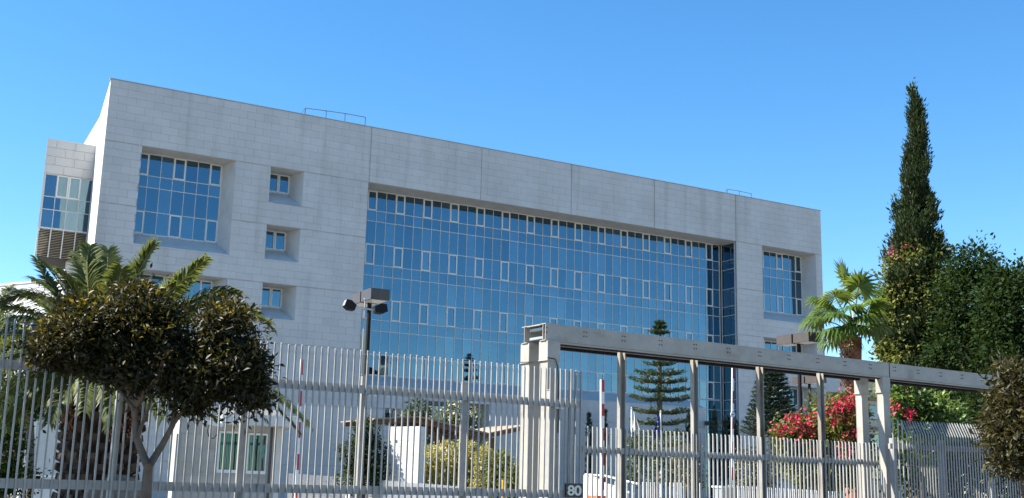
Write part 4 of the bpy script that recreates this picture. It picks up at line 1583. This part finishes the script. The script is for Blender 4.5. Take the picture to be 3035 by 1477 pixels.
# old leaf bases all over the trunk
bs_ = MB()
for r in range(16):
    z = .15 + r * .165
    for k in range(13):
        th = 2 * PI * (k + .5 * (r % 2)) / 13 + random.uniform(-.05, .05)
        o = Vector((math.cos(th), math.sin(th), 0))
        c = Vector((g.x + (base.x * 0), g.y, z)) + o * (.52 if z < 1.6 else .56)
        tn = Vector((-o.y, o.x, 0))
        bs_.obox(c + o * .05, tn * .085, (o * .8 + Vector((0, 0, .5))).normalized() * random.uniform(.06, .13), Vector((0, 0, 1)).cross(tn) * .01 + Vector((0, 0, .05)))
struct(bs_.build('leaf_base', 'palm_bark', dp, world=True), 'stuff')
sp = []
for (x, y, dy, lift, droop, tw_) in [
        (122, 775, -.6, .45, .5, .25), (272, 742, .3, .35, .5, -.2), (448, 732, .2, .12, .5, .35), (602, 776, -.3, .25, .6, .2), (690, 872, .6, .5, .8, 0), (790, 952, -.2, .85, 1.0, .1),
        (585, 885, 1.0, .3, .6, 0), (95, 828, .7, .55, .9, -.2), (-60, 915, -.5, .75, 1.0, 0), (-90, 1010, .4, .7, 1.0, .1), (-70, 1105, -1.0, .45, 1.0, .1), (55, 1190, -1.3, .55, 1.0, 0),
        (905, 1250, -.8, 1.25, .9, 0), (720, 1225, 1.0, .9, 1.0, 0), (640, 1240, -.9, .6, 1.0, .1), (235, 760, 1.2, .4, .5, .1), (360, 800, -.8, .3, .6, 0), (185, 810, -.9, .4, .7, .3), (520, 850, -.9, .3, .7, .3),
        (20, 860, 1.4, .6, .9, .2), (480, 1240, -1.7, .8, 1.2, 0), (150, 1250, -1.5, .7, 1.2, 0), (330, 1260, -1.9, .9, 1.2, 0), (-20, 960, -1.2, .7, 1.1, 0), (420, 1230, 1.5, .9, 1.2, 0), (560, 990, 1.2, .5, .9, 0),
        (250, 1215, -1.8, .8, 1.2, 0), (560, 1150, -1.3, .6, 1.1, 0), (100, 1120, 1.4, .6, 1.1, 0), (30, 1250, .8, .8, 1.1, 0),
        (880, 1275, -.5, 1.35, .9, .1), (830, 1180, -.1, 1.1, 1.0, 0), (780, 1240, .4, 1.0, 1.0, 0), (60, 1060, .9, .6, 1.0, 0), (130, 1200, 1.5, .8, 1.1, 0), (0, 1180, 1.8, .7, 1.1, 0), (640, 950, 1.4, .5, .8, 0), (320, 745, .9, .3, .5, .2)]:
    sp.append((at(x, y, DY + dy), lift, droop, tw_))
for (cx_, cy_, x, y, dy, droop, tw_) in [(640, 790, 802, 972, -.1, 1.0, .1), (600, 830, 700, 868, .5, .7, .1), (700, 1000, 915, 1262, -.5, .9, 0), (690, 1040, 880, 1230, .1, .9, .1), (150, 780, -20, 918, -.3, .9, -.1),
                                         (520, 900, 610, 772, .2, .6, .2), (380, 830, 458, 728, .1, .5, .2), (170, 900, 112, 778, .1, .6, 0), (250, 850, 262, 738, -.2, .5, 0)]:
    sp.append((at(x, y, DY + dy), at(cx_, cy_, DY + dy * .5), droop, tw_))
feather_palm(dp, ctr, sp, .50, 115, .040)
dc = MB()
for k in range(170):
    cc = at(*[(205, 1245), (190, 1235), (335, 1260), (395, 1270)][k % 4], DY - .75) + Vector((random.gauss(0, .08), random.gauss(0, .06), random.gauss(0, .11)))
    dc.tube([cc + Vector((0, 0, -.018)), cc, cc + Vector((0, 0, .018))], [.006, .014, .006], 5)
struct(dc.build('date_cluster', 'date_fruit', dp, world=True), 'stuff')
for i, (x, y, Y, r, lab) in enumerate([(300, 1466, 18.6, .22, 'pale rough boulder at the foot of the palm, left of the fence post'),
                                       (345, 1455, 18.7, .26, 'large rounded boulder at the foot of the palm behind the fence post'),
                                       (385, 1468, 18.6, .2, 'brown boulder at the foot of the palm beside the forked trunk')]):
    c = at(x, y, Y)
    bo_ = MB()
    n0 = 0
    for a in range(9):
        ph = PI * a / 8
        for k in range(12):
            th = 2 * PI * k / 12
            rr = r * (1 + .16 * math.sin(3 * th + i) * math.sin(2 * ph) + random.uniform(-.07, .07))
            bo_.v.append((c.x + rr * math.sin(ph) * math.cos(th) * 1.2, c.y + rr * math.sin(ph) * math.sin(th), max(0, c.z + rr * .95 * math.cos(ph))))
    for a in range(8):
        for k in range(12):
            k2 = (k + 1) % 12
            bo_.f.append((a * 12 + k, (a + 1) * 12 + k, (a + 1) * 12 + k2, a * 12 + k2))
    # a mound of rubble earth carries it
    o = bo_.build('boulder', 'boulder', smooth=False)
    tag(o, lab, 'boulder', 'boulders round the palm foot')
mo = MB()
cm = at(330, 1470, 18.9)
for a in range(7):
    for k in range(24):
        th = 2 * PI * k / 24
        rr = 2.3 * (1 - a / 6.0) * (1 + .08 * math.sin(3 * th))
        mo.v.append((cm.x + rr * math.cos(th) * 1.4, cm.y + rr * math.sin(th) * .8, (a / 6.0) ** .7 * (cm.z - .05)))
for a in range(6):
    for k in range(24):
        k2 = (k + 1) % 24
        mo.f.append((a * 24 + k, a * 24 + k2, (a + 1) * 24 + k2, (a + 1) * 24 + k))
struct(mo.build('earth_mound', 'ground', smooth=True))

# second palm further left/back whose fronds fill the left edge
g = ground_of(-70, 27)
p2 = thing('date_palm', 'shaded feather palm cut by the left edge of the picture', 'palm', g)
c2 = at(-60, 1120, 27)
trunk([g, Vector((g.x, g.y, 1.5)), c2], [.42, .40, .34], p2, 'palm_bark', seg=14, jitter=.08)
sp = []
for (x, y, dy, lift, droop) in [(60, 905, .3, .6, .8), (95, 980, -.6, .6, 1.0), (110, 1060, .8, .6, 1.0), (85, 1180, -.9, .8, 1.1), (20, 1280, -1.2, .9, 1.2), (130, 1130, 1.4, .8, 1.1), (30, 850, 1.0, .5, .8),
                                (-40, 860, -1, .5, .8), (-180, 900, .5, .8, 1.0), (-230, 1050, 0, .9, 1.0), (60, 1240, 1.0, .9, 1.2), (-100, 1300, -1.0, .8, 1.2)]:
    sp.append((at(x, y, 27 + dy), lift, droop, 0))
feather_palm(p2, c2, sp, .5, 60, .034)
# shrub mass in the shade at the very left
g = ground_of(10, 30)
s_ = thing('evergreen_shrub', 'tall dark evergreen shrub in shade at the left edge behind the fence', 'shrub', g)
trunk([g, g + Vector((0, 0, 1.2))], [.12, .05], s_)
crown('foliage', [px_blob(-20, 1330, 30, 80, 130, .9), px_blob(40, 1420, 30, 50, 60, .6), px_blob(0, 1250, 30, 40, 60, .5)], 5000, .13, .06, 'tree_leaf', s_, clump_r=.14, per=20)

# ---- fan palm
FY = 36.0
g = ground_of(2524, FY)
fp = thing('fan_palm', 'fan palm with reddish trunk rising behind the beam', 'palm', g)
fc = at(2528, 985, FY)
trunk([g, at(2530, 1250, FY), at(2530, 1080, FY), at(2528, 1000, FY)], [.27, .23, .22, .26], fp, 'fan_trunk', seg=14, jitter=.12)
bs_ = MB()
for r in range(18):
    z = at(2530, 1075, FY).z - .7 + r * .1
    for k in range(9):
        th = 2 * PI * (k + .5 * (r % 2)) / 9
        o = Vector((math.cos(th), math.sin(th), 0)); tn = Vector((-o.y, o.x, 0))
        c = Vector((g.x + .06, g.y, z)) + o * .24
        bs_.obox(c, tn * .05, (o * .5 + Vector((0, 0, .8))).normalized() * .1, Vector((0, 0, 1)).cross(tn) * .012)
struct(bs_.build('leaf_base', 'fan_trunk', fp, world=True), 'stuff')


def fan_leaf(t, hub, out_dir, rad, droop, m, stalk_from, tilt):
    inv = np.array(wm(t).inverted())
    o = unit(np.array(out_dir, float))
    side = unit(np.cross(o, [0, 0, 1.0]) + 1e-6)
    nrm = unit(np.cross(side, o) + side * tilt)
    side = unit(np.cross(o, nrm))
    nrm = np.cross(side, o)
    k = 34
    a = np.linspace(-2.35, 2.35, k)
    H0 = np.array(hub)
    VV, TT = [], []
    for i in range(k):
        d = o * math.cos(a[i]) + side * math.sin(a[i])
        d = unit(d + nrm * .10 * (1 if i % 2 else -1))
        pr = np.cross(d, nrm)
        r = rad * (.82 + .18 * math.cos(a[i] * .5)) * (.92 + .16 * RNG.random())
        w = r * .062
        m1 = H0 + d * r * .55 - np.array([0, 0, droop * .10 * r])
        e = m1 + unit(d + np.array([0, 0, -droop])) * r * .48
        n0 = len(VV)
        VV += [H0, m1 + pr * w * 1.15 + nrm * w * .3, m1 - pr * w * 1.15 - nrm * w * .3, e + pr * .004]
        TT += [(n0, n0 + 1, n0 + 2), (n0 + 1, n0 + 3, n0 + 2)]
    V = np.array(VV) @ inv[:3, :3].T + inv[:3, 3]
    f = obj('fan_leaf', np_mesh('fan_leaf', V, tris=np.array(TT)), m, t)
    s = Vector(stalk_from); h = Vector(hub)
    MB().tube([s, (s + h) / 2 + Vector((0, 0, .06)), h], [.028, .02, .014], 5).build('leaf_stalk', 'rachis', f, world=True)


for (x, y, dy, ox, oy, oz, rad, droop, tl) in [
        (2475, 880, -.5, -.5, -.55, .35, .8, .5, .3), (2545, 850, -.2, .1, -.5, .9, .8, .4, -.3), (2508, 830, .4, -.2, .2, 1, .9, .2, .2), (2425, 945, -.2, -1, -.2, .12, .95, .9, .1), (2580, 905, -.3, .8, -.4, .4, .9, .6, -.3),
        (2440, 890, .6, -.9, .3, .4, .9, .7, 0), (2470, 970, -.7, -.7, -.7, -.1, .85, 1.2, .2), (2590, 960, .0, 1, -.2, .0, .85, 1.1, 0), (2490, 975, -.8, -.5, -.9, -.35, .8, 1.3, 0), (2566, 975, -.6, .7, -.7, -.3, .8, 1.3, 0),
        (2530, 880, .9, .1, .9, .5, .9, .6, 0), (2570, 860, .7, .6, .7, .7, .9, .5, 0), (2470, 1000, .8, -.6, .8, -.2, .85, 1.2, 0), (2520, 915, -.8, -.1, -.9, .25, .85, .8, .2), (2485, 930, -.9, -.5, -.8, .1, .85, 1.0, -.2),
        (2552, 935, -.8, .4, -.8, .1, .85, 1.0, .2), (2530, 960, -.9, .1, -1, -.2, .75, 1.2, 0), (2450, 920, .1, -.8, -.3, .3, .9, .8, .2), (2580, 935, .3, .9, .1, .2, .85, .9, -.1)]:
    fan_leaf(fp, at(x, y, FY + dy), (ox, oy, oz), rad * .88, droop * 1.25, 'fan_leaf', fc, tl)
for (x, y, dy, ox, oy, oz) in [(2512, 1012, -.15, -.4, -.3, -1), (2546, 1012, -.1, .4, -.3, -1)]:
    fan_leaf(fp, at(x, y, FY + dy), (ox, oy, oz), .36, 1.2, 'fan_dry', fc, 0)


# ---- cypress helper: upright sprays on a tall spindle
def spindle(name, prof, n, ln, wd, material, parent, Y, clump=.10, per=14, up=1.3, rough=.22):
    """prof: (y pixel, centre x pixel, half width px); a spindle of small upright sprays"""
    pr = np.array(prof, float)
    yy = pr[:, 0]
    nc = n // per
    wts = np.interp(np.linspace(yy[0], yy[-1], 400), yy, pr[:, 2]) + 2
    ys = RNG.choice(np.linspace(yy[0], yy[-1], 400), nc, p=wts / wts.sum()) + RNG.normal(size=nc) * 2
    ys = np.clip(ys, yy[0], yy[-1])
    cx_ = np.interp(ys, yy, pr[:, 1]); hw_ = np.interp(ys, yy, pr[:, 2])
    k = Y / FPX
    th = RNG.random(nc) * 2 * PI
    lob = 1 + rough * np.sin(ys * .045 + th * 2.0) + rough * .6 * np.sin(ys * .11 + th * 3)
    r = hw_ * k * np.sqrt(RNG.random(nc)) ** .5 * lob
    C = np.array([tuple(at(float(x), float(y), Y)) for x, y in zip(cx_, ys)])
    C[:, 0] += np.cos(th) * r; C[:, 1] += np.sin(th) * r
    out_ = np.stack([np.cos(th), np.sin(th), np.zeros(nc)], 1)
    j = RNG.integers(0, nc, n)
    P = C[j] + RNG.normal(size=(n, 3)) * clump * np.array([.7, .7, 1.3])
    D = unit(out_[j] * .8 + np.array([0, 0, up]) + RNG.normal(size=(n, 3)) * .45)
    Nn = unit(out_[j] + RNG.normal(size=(n, 3)) * .6)
    V, T = leaf_arrays(P, D, Nn, ln * (.6 + .8 * RNG.random(n)), wd * (.6 + .8 * RNG.random(n)))
    inv = np.array(wm(parent).inverted())
    V = V @ inv[:3, :3].T + inv[:3, 3]
    return obj(name, np_mesh(name, V, tris=T), material, parent)


CYY = 40.0
g = ground_of(2712, CYY)
cy = thing('cypress_tree', 'very tall slender cypress rising above the right trees', 'tree', g)
trunk([g, at(2712, 900, CYY), at(2706, 500, CYY), at(2704, 290, CYY)], [.3, .2, .1, .02], cy)
spindle('crown', [(262, 2704, 1), (282, 2706, 3), (300, 2712, 8), (362, 2719, 17), (438, 2720, 22), (508, 2711, 32), (577, 2712, 38), (646, 2716, 54), (702, 2714, 60), (900, 2712, 78), (1100, 2712, 86)],
        42000, .17, .06, 'cypress_leaf', cy, CYY, .10, 26, rough=.34)
# climbing bougainvillea over its lower half
g = ground_of(2690, CYY - 1.6)
cv_ = thing('climbing_vine', 'olive green climber with pink blooms smothering the lower cypress', 'climbing plant', g)
trunk([g, at(2690, 1200, CYY - .5), at(2700, 900, CYY - .3), at(2720, 760, CYY - .2)], [.09, .07, .05, .03], cv_, name='stem')
bl = [px_blob(2665, 960, CYY, 62, 130, 1.0), px_blob(2735, 900, CYY, 70, 150, 1.1), px_blob(2690, 800, CYY, 45, 75, .9), px_blob(2745, 750, CYY, 45, 48, .8), px_blob(2655, 1070, CYY, 45, 90, .9), px_blob(2740, 1070, CYY, 80, 90, 1.0), px_blob(2625, 860, CYY, 18, 60, .4), px_blob(2690, 1180, CYY, 70, 60, .9)]
crown('foliage', bl, 17000, .15, .10, 'vine_leaf', cv_, clump_r=.17, per=18, shell=.7, up=.6)
crown('bloom', [px_blob(2668, 735, CYY - .8, 26, 20, .4), px_blob(2640, 790, CYY - .8, 18, 18, .3), px_blob(2725, 800, CYY - 1, 18, 14, .3), px_blob(2690, 830, CYY - 1, 18, 14, .3)], 45, .075, .075, 'pink_flower', cv_, clump_r=.09, per=9)
# whip shoots
for (x0, y0, x1, y1, x2, y2) in [(2790, 740, 2808, 722, 2815, 745), (2620, 830, 2560, 805, 2570, 830), (2660, 730, 2640, 712, 2620, 708)]:
    MB().tube([at(x0, y0, CYY - 1), at(x1, y1, CYY - 1), at(x2, y2, CYY - 1)], [.02, .014, .006], 4).build('shoot', 'vine_leaf', cv_, world=True)

# ---- dark trees at the right
for (x, Y, lab, bl, n) in [
    (2885, 38, 'dark leafy tree with a peaked crown right of the cypress', [px_blob(2885, 800, 38, 55, 75, .9), px_blob(2860, 900, 38, 85, 110, 1.2), px_blob(2915, 940, 38, 75, 140, 1.2), px_blob(2850, 1040, 38, 95, 100, 1.2), px_blob(2930, 1090, 38, 90, 110, 1.2), px_blob(2835, 800, 38, 30, 30, .5)], 17000),
    (3000, 36, 'dark leafy tree at the right edge beyond the beam', [px_blob(2995, 850, 36, 60, 62, .9), px_blob(3030, 930, 36, 90, 120, 1.2), px_blob(2970, 960, 36, 65, 110, 1.0), px_blob(3010, 1070, 36, 100, 110, 1.2)], 14000),
    (2820, 41, 'dark low tree between the cypress climber and the peaked tree', [px_blob(2810, 960, 41, 60, 130, 1.0), px_blob(2800, 1100, 41, 80, 90, 1.0), px_blob(2830, 860, 41, 35, 60, .6)], 9000)]:
    g = ground_of(x, Y)
    t = thing('leafy_tree', lab, 'tree', g)
    trunk([g, at(x, 1200, Y), at(x, 950, Y)], [.25, .2, .08], t)
    for s_ in (-1, 1):
        trunk([at(x, 1200, Y), at(x + 35 * s_, 1050, Y), at(x + 60 * s_, 930, Y)], [.12, .08, .03], t, name='limb')
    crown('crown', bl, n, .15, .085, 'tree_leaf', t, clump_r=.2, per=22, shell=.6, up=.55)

g = ground_of(2900, 33)
t = thing('hedge', 'dark hedge in shade behind the right fence', 'hedge', g)
trunk([g, g + Vector((0, 0, 1.6))], [.1, .05], t, name='stem')
crown('foliage', [px_blob(2860, 1280, 33, 120, 130, 1.0), px_blob(2980, 1260, 33, 110, 150, 1.0), px_blob(2740, 1360, 33, 110, 100, .9), px_blob(2900, 1400, 33, 160, 80, .9)], 15000, .14, .08, 'tree_leaf', t, clump_r=.22, per=24, shell=.5)

# ---- bougainvillea by the gate column and the green one beside it
g = ground_of(2450, 29)
bv = thing('bougainvillea', 'bougainvillea bush covered in red blooms behind the gate', 'shrub', g)
trunk([g, at(2450, 1350, 29)], [.08, .05], bv, name='stem')
bl = [px_blob(2470, 1260, 29, 75, 75, .7), px_blob(2385, 1285, 29, 70, 50, .6), px_blob(2510, 1215, 29, 45, 45, .5), px_blob(2440, 1360, 29, 115, 90, .8), px_blob(2330, 1300, 29, 40, 28, .4), px_blob(2520, 1330, 29, 40, 100, .6)]
crown('foliage', bl, 9500, .12, .08, 'vine_leaf', bv, clump_r=.12, per=18, shell=.55)
crown('bloom', [px_blob(2512, 1185, 28.4, 30, 17, .25), px_blob(2468, 1212, 28.4, 27, 17, .25), px_blob(2485, 1240, 28.3, 34, 15, .25), px_blob(2385, 1240, 28.4, 40, 17, .25), px_blob(2385, 1268, 28.3, 30, 18, .25), px_blob(2345, 1262, 28.4, 16, 12, .2),
                px_blob(2315, 1272, 28.5, 12, 9, .2), px_blob(2335, 1292, 28.4, 16, 8, .2), px_blob(2510, 1290, 28.3, 18, 11, .2), px_blob(2525, 1200, 28.3, 18, 20, .2), px_blob(2420, 1330, 28.2, 14, 10, .2), px_blob(2500, 1340, 28.2, 16, 12, .2)],
      650, .075, .075, 'red_flower', bv, clump_r=.085, per=10, shell=.3)
for (x0, y0, x1, y1, x2, y2) in [(2420, 1240, 2412, 1190, 2425, 1165), (2390, 1230, 2385, 1195, 2410, 1175), (2350, 1250, 2340, 1225, 2335, 1230)]:
    MB().tube([at(x0, y0, 28.8), at(x1, y1, 28.8), at(x2, y2, 28.8)], [.012, .009, .004], 4).build('shoot', 'vine_leaf', bv, world=True)
g = ground_of(2730, 31)
gv = thing('bougainvillea', 'bright green bougainvillea with few red blooms over the right fence', 'shrub', g)
trunk([g, at(2730, 1330, 31)], [.08, .05], gv, name='stem')
crown('foliage', [px_blob(2690, 1190, 31, 55, 55, .6), px_blob(2760, 1225, 31, 70, 42, .6), px_blob(2665, 1140, 31, 35, 35, .5), px_blob(2820, 1245, 31, 35, 25, .4), px_blob(2720, 1290, 31, 90, 50, .6)], 7000, .13, .085, 'bright_leaf', gv, clump_r=.12, per=18, shell=.6)
crown('bloom', [px_blob(2648, 1200, 30.4, 12, 10, .2), px_blob(2700, 1225, 30.4, 13, 10, .2), px_blob(2682, 1170, 30.5, 6, 5, .1), px_blob(2697, 1240, 30.4, 6, 5, .1)], 110, .08, .08, 'red_flower', gv, clump_r=.05, per=9, shell=.3)


# ---- tiered pine (monkey-puzzle kin) before the glass
def tiered(t, x, Y, tiers, nb, up_tip, needle, m, tuft=9):
    inv = np.array(wm(t).inverted())
    k = Y / FPX
    for ti, (y, hwp) in enumerate(tiers):
        c = np.array(at(x, y, Y))
        ph = RNG.random() * 6.28
        for b_ in range(nb):
            th = ph + 2 * PI * b_ / nb + RNG.normal() * .12
            Lb = hwp * k * (.88 + .22 * RNG.random())
            o = np.array([math.cos(th), math.sin(th), 0])
            sd = np.array([-o[1], o[0], 0])
            steps = max(5, int(Lb / .16))
            f = np.linspace(.12, 1, steps)
            rise = up_tip * Lb * f ** 2.2 - .03 * Lb * np.sin(f * PI)
            C = c + o * (Lb * f)[:, None]
            C[:, 2] += rise
            # sprays to both sides of the branch
            n = steps * tuft
            j = np.repeat(np.arange(steps), tuft)
            sgn = RNG.choice([-1, 1], n)
            wsp = Lb * .26 * (1 - .55 * f[j]) + .06
            P = C[j] + sd * (sgn * wsp * RNG.random(n) ** .8)[:, None] + RNG.normal(size=(n, 3)) * np.array([.05, .05, .035])
            D = unit(o * .8 + sd * (sgn * .55)[:, None] + np.array([0, 0, .38]) + RNG.normal(size=(n, 3)) * .28)
            Nn = unit(np.array([0, 0, 1.0]) + RNG.normal(size=(n, 3)) * .4)
            V, T = leaf_arrays(P, D, Nn, needle * (.7 + .6 * RNG.random(n)), needle * .34 * (.7 + .6 * RNG.random(n)))
            V = V @ inv[:3, :3].T + inv[:3, 3]
            br = obj('branch', np_mesh('branch', V, tris=T), m, t)
            pts = [Vector(c)] + [Vector(q) for q in C[::3]]
            MB().tube(pts, [.045 * (1.1 - i / len(pts)) for i in range(len(pts))], 4).build('branch_wood', 'bark', br, world=True)


AY = 74.9
g = ground_of(1955, AY)
ar = thing('tiered_pine', 'tiered pine with flat layered branches before the glass front', 'tree', g)
trunk([g, at(1955, 1200, AY), at(1956, 1050, AY), at(1958, 952, AY)], [.24, .18, .1, .02], ar)
tiered(ar, 1956, AY, [(960, 8), (972, 13), (988, 25), (1012, 24), (1042, 34), (1082, 42), (1110, 70), (1133, 84), (1160, 78), (1186, 92), (1224, 84), (1257, 84), (1288, 92), (1320, 88)], 7, .10, .24, 'araucaria_leaf', 15)

PY2 = 66.0
g = ground_of(2288, PY2)
pn = thing('conifer', 'dense dark pyramid conifer behind the gate at the glass end', 'tree', g)
trunk([g, at(2288, 1200, PY2), at(2288, 1050, PY2)], [.22, .15, .02], pn)
tiered(pn, 2288, PY2, [(1048 + i * 13.5, 7 + i * 4.6) for i in range(19)], 8, .10, .26, 'pine_leaf', 11)

# ---- narrow cypresses along the glass
for i, (x, yt, hw_, Y, lab) in enumerate([(1746, 1222, 7, 84, 'narrow dark cypress just left of the orange barrier, alone before the wall'), (1793, 1218, 5, 86, 'narrow cypress half hidden by the raised barrier boom'),
                                          (1828, 1222, 5, 88, 'narrow cypress beside the first gate post'), (1874, 1262, 7, 84, 'short narrow cypress behind the white flag'),
                                          (2041, 1218, 7, 88, 'narrow cypress between the tiered pine and the second gate post'), (2116, 1208, 9, 88, 'thick dark cypress behind the small far lamp head'),
                                          (2149, 1236, 6, 89, 'slim cypress between the far lamp and the striped boom'), (2183, 1250, 5, 90, 'slim cypress just right of the striped boom')]):
    g = ground_of(x, Y)
    t = thing('cypress_tree', lab, 'tree', g, 0, 'narrow cypresses along the glass front')
    trunk([g, at(x, 1300, Y)], [.1, .04], t)
    spindle('crown', [(yt, x, .6), (yt + 20, x, hw_ * .45), (yt + 60, x, hw_ * .85), (yt + 110, x, hw_), (yt + 170, x, hw_ * .9), (1432, x, hw_ * .5)], 1500, .2, .08, 'pine_leaf', t, Y, .06, 10)

# ---- middle shrubs
g = ground_of(1080, 41)
t = thing('conical_shrub', 'dark conical evergreen shrub behind the tall lamp pole', 'shrub', g)
trunk([g, at(1080, 1350, 41)], [.1, .05], t, name='stem')
crown('foliage', [px_blob(1082, 1300, 41, 38, 52, .5), px_blob(1062, 1345, 41, 48, 50, .6), px_blob(1100, 1360, 41, 48, 55, .6), px_blob(1070, 1410, 41, 66, 45, .7), px_blob(1125, 1405, 41, 36, 40, .5), px_blob(1076, 1262, 41, 15, 18, .2)], 8000, .11, .06, 'cypress_leaf', t, clump_r=.12, per=18, shell=.55, up=1.0)
for (x, hw_, yt, Y, lab) in [(1275, 34, 1322, 41.5, 'yellow leaved shrub beside the sunlit white wall'), (1330, 38, 1310, 42.0, 'yellow leaved shrub round the paired timber posts'),
                             (1385, 34, 1312, 42.0, 'yellow leaved shrub right of the timber posts'), (1432, 20, 1328, 41.5, 'small yellow topped shrub at the right of the yellow row')]:
    g = ground_of(x, Y)
    t = thing('yellow_shrub', lab, 'shrub', g, 0, 'yellow shrubs under the timber canopy')
    trunk([g, at(x, 1400, Y)], [.06, .03], t, name='stem')
    crown('foliage', [px_blob(x, yt + 40, Y, hw_, 42, .5), px_blob(x - 6, yt + 90, Y, hw_ * 1.1, 50, .5), px_blob(x + 5, yt + 115, Y, hw_ * .9, 40, .5)], 3200, .10, .06, 'yellow_leaf', t, clump_r=.07, per=14, shell=.6, up=.8)
for (x, hw_, yt, Y, lab) in [(1478, 32, 1345, 40, 'leafy green shrub between yellow row and lamp pole'), (1522, 24, 1385, 39, 'small green shrub at the foot of the gate column')]:
    g = ground_of(x, Y)
    t = thing('green_shrub', lab, 'shrub', g)
    trunk([g, at(x, 1410, Y)], [.06, .03], t, name='stem')
    crown('foliage', [px_blob(x, yt + 35, Y, hw_, 36, .5), px_blob(x, yt + 75, Y, hw_ * 1.1, 35, .5)], 2600, .12, .06, 'vine_leaf', t, clump_r=.09, per=14, shell=.6)
g = ground_of(1370, 60)
t = thing('oleander', 'yellow green flowering tree above the timber canopy', 'tree', g)
trunk([g, at(1370, 1300, 60)], [.12, .06], t)
crown('crown', [px_blob(1365, 1225, 60, 46, 34, .8), px_blob(1395, 1250, 60, 28, 30, .6), px_blob(1320, 1245, 60, 34, 30, .7), px_blob(1360, 1290, 60, 70, 40, .8)], 4200, .17, .07, 'oleander_leaf', t, clump_r=.13, per=16, shell=.6)
crown('bloom', [px_blob(1362, 1222, 59.4, 46, 32, .5), px_blob(1400, 1250, 59.4, 25, 25, .4)], 160, .10, .09, 'white_flower', t, clump_r=.05, per=3)
g = ground_of(1235, 62)
t = thing('leafy_tree', 'small dark green tree behind the left of the timber canopy', 'tree', g)
trunk([g, at(1235, 1300, 62)], [.12, .06], t)
crown('crown', [px_blob(1240, 1215, 62, 30, 32, .7), px_blob(1215, 1240, 62, 24, 28, .6), px_blob(1265, 1250, 62, 26, 30, .6), px_blob(1235, 1300, 62, 55, 45, .8)], 3800, .17, .08, 'ivy_leaf', t, clump_r=.13, per=16, shell=.6)
# shrubs behind the gate
for (x, Y, m, lab, bl) in [
    (1905, 50, 'ivy_leaf', 'dark red green bush under the white flag', [(1900, 1330, 34, 45), (1885, 1390, 30, 40)]),
    (1985, 52, 'ivy_leaf', 'dark bush under the tiered pine', [(1985, 1340, 55, 50), (1960, 1400, 50, 35)]),
    (2035, 44, 'olive_leaf', 'pale olive bush left of the second gate post', [(2035, 1370, 34, 50), (2050, 1420, 30, 30)]),
    (2240, 42, 'olive_leaf', 'reddish olive bush behind the third gate post', [(2225, 1390, 45, 50), (2270, 1400, 45, 50)])]:
    g = ground_of(x, Y)
    t = thing('bush', lab, 'shrub', g)
    trunk([g, at(x, 1420, Y)], [.07, .03], t, name='stem')
    crown('foliage', [px_blob(a, b_, Y, c, d, .7) for a, b_, c, d in bl] + [(g.x, g.y, .5, .9, .6, .5)], 3000, .14, .07, m, t, clump_r=.12, per=16, shell=.55)

# ---- lawn strip seen at the bottom left and plants behind gate
def lawn(x0, x1, Y0, Y1, z, n, nm='grass'):
    a, c, e, f = at(x0, 1440, Y0), at(x1, 1440, Y0), at(x1, 1440, Y1), at(x0, 1440, Y1)
    b = MB()
    b.quad((a.x, a.y, z), (c.x, c.y, z), (e.x, e.y, z), (f.x, f.y, z))
    b.v += []
    u_, v_ = RNG.random(n), RNG.random(n)
    A, C, Fv, Ev = [np.array([p.x, p.y, z]) for p in (a, c, f, e)]
    P = (A * (1 - u_)[:, None] + C * u_[:, None]) * (1 - v_)[:, None] + (Fv * (1 - u_)[:, None] + Ev * u_[:, None]) * v_[:, None]
    V, T = leaf_arrays(P, np.array([0, 0, 1.0]) + RNG.normal(size=(n, 3)) * .35, RNG.normal(size=(n, 3)), .1 * (.6 + .8 * RNG.random(n)), np.full(n, .02))
    V = np.concatenate([np.array(b.v), V]); T = np.concatenate([np.array([[0, 1, 2], [0, 2, 3]]), T + 4])
    return struct(obj(nm, np_mesh(nm, V, tris=T), 'grass'), 'stuff')


lawn(-120, 480, 23, 44, .16, 16000)
# white kerb wall behind the lawn
p0, p1 = at(60, 1412, 46), at(172, 1412, 46)
kw = thing('low_wall', 'low sunlit white wall beyond the lawn at lower left', 'wall', (p0.x, p0.y, 0), R_(4))
MB().box(0, (p1 - p0).length, 0, .3, 0, p0.z).build('body', 'white_render', kw)
MB().box(-.03, (p1 - p0).length + .03, -.03, .33, p0.z + .001, p0.z + .05).build('coping', 'white_paint', kw)

# dark evergreen behind the palms
g = ground_of(90, 42)
t = thing('leafy_tree', 'dark evergreen in shade behind the palm fronds at left', 'tree', g)
trunk([g, at(90, 1300, 42), at(90, 1100, 42)], [.18, .14, .05], t)
crown('crown', [px_blob(60, 1120, 42, 110, 115, 1.4), px_blob(170, 1150, 42, 70, 85, 1.1), px_blob(30, 1010, 42, 60, 70, 1.0)], 9000, .17, .09, 'tree_leaf', t, clump_r=.22, per=22, shell=.5)
# tall tree just outside the left edge: it shades the left end of the fence and the palm
g = Vector((-12.5, 15.6, 0))
t = thing('leafy_tree', 'tall leafy tree outside the left edge that shades the fence end', 'tree', g)
trunk([g, g + Vector((0, 0, 4)), g + Vector((.2, 0, 7))], [.26, .2, .1], t)
crown('crown', [(-11.6, 15.0, 7.3, 1.9, 1.5, 1.7), (-13.2, 18.6, 7.4, 2.1, 2.0, 1.9), (-13.8, 14.8, 7, 2.0, 2.0, 1.8), (-14.4, 21, 7.4, 1.8, 1.8, 1.8)], 20000, .2, .11, 'tree_leaf', t, clump_r=.25, per=24, shell=.4)
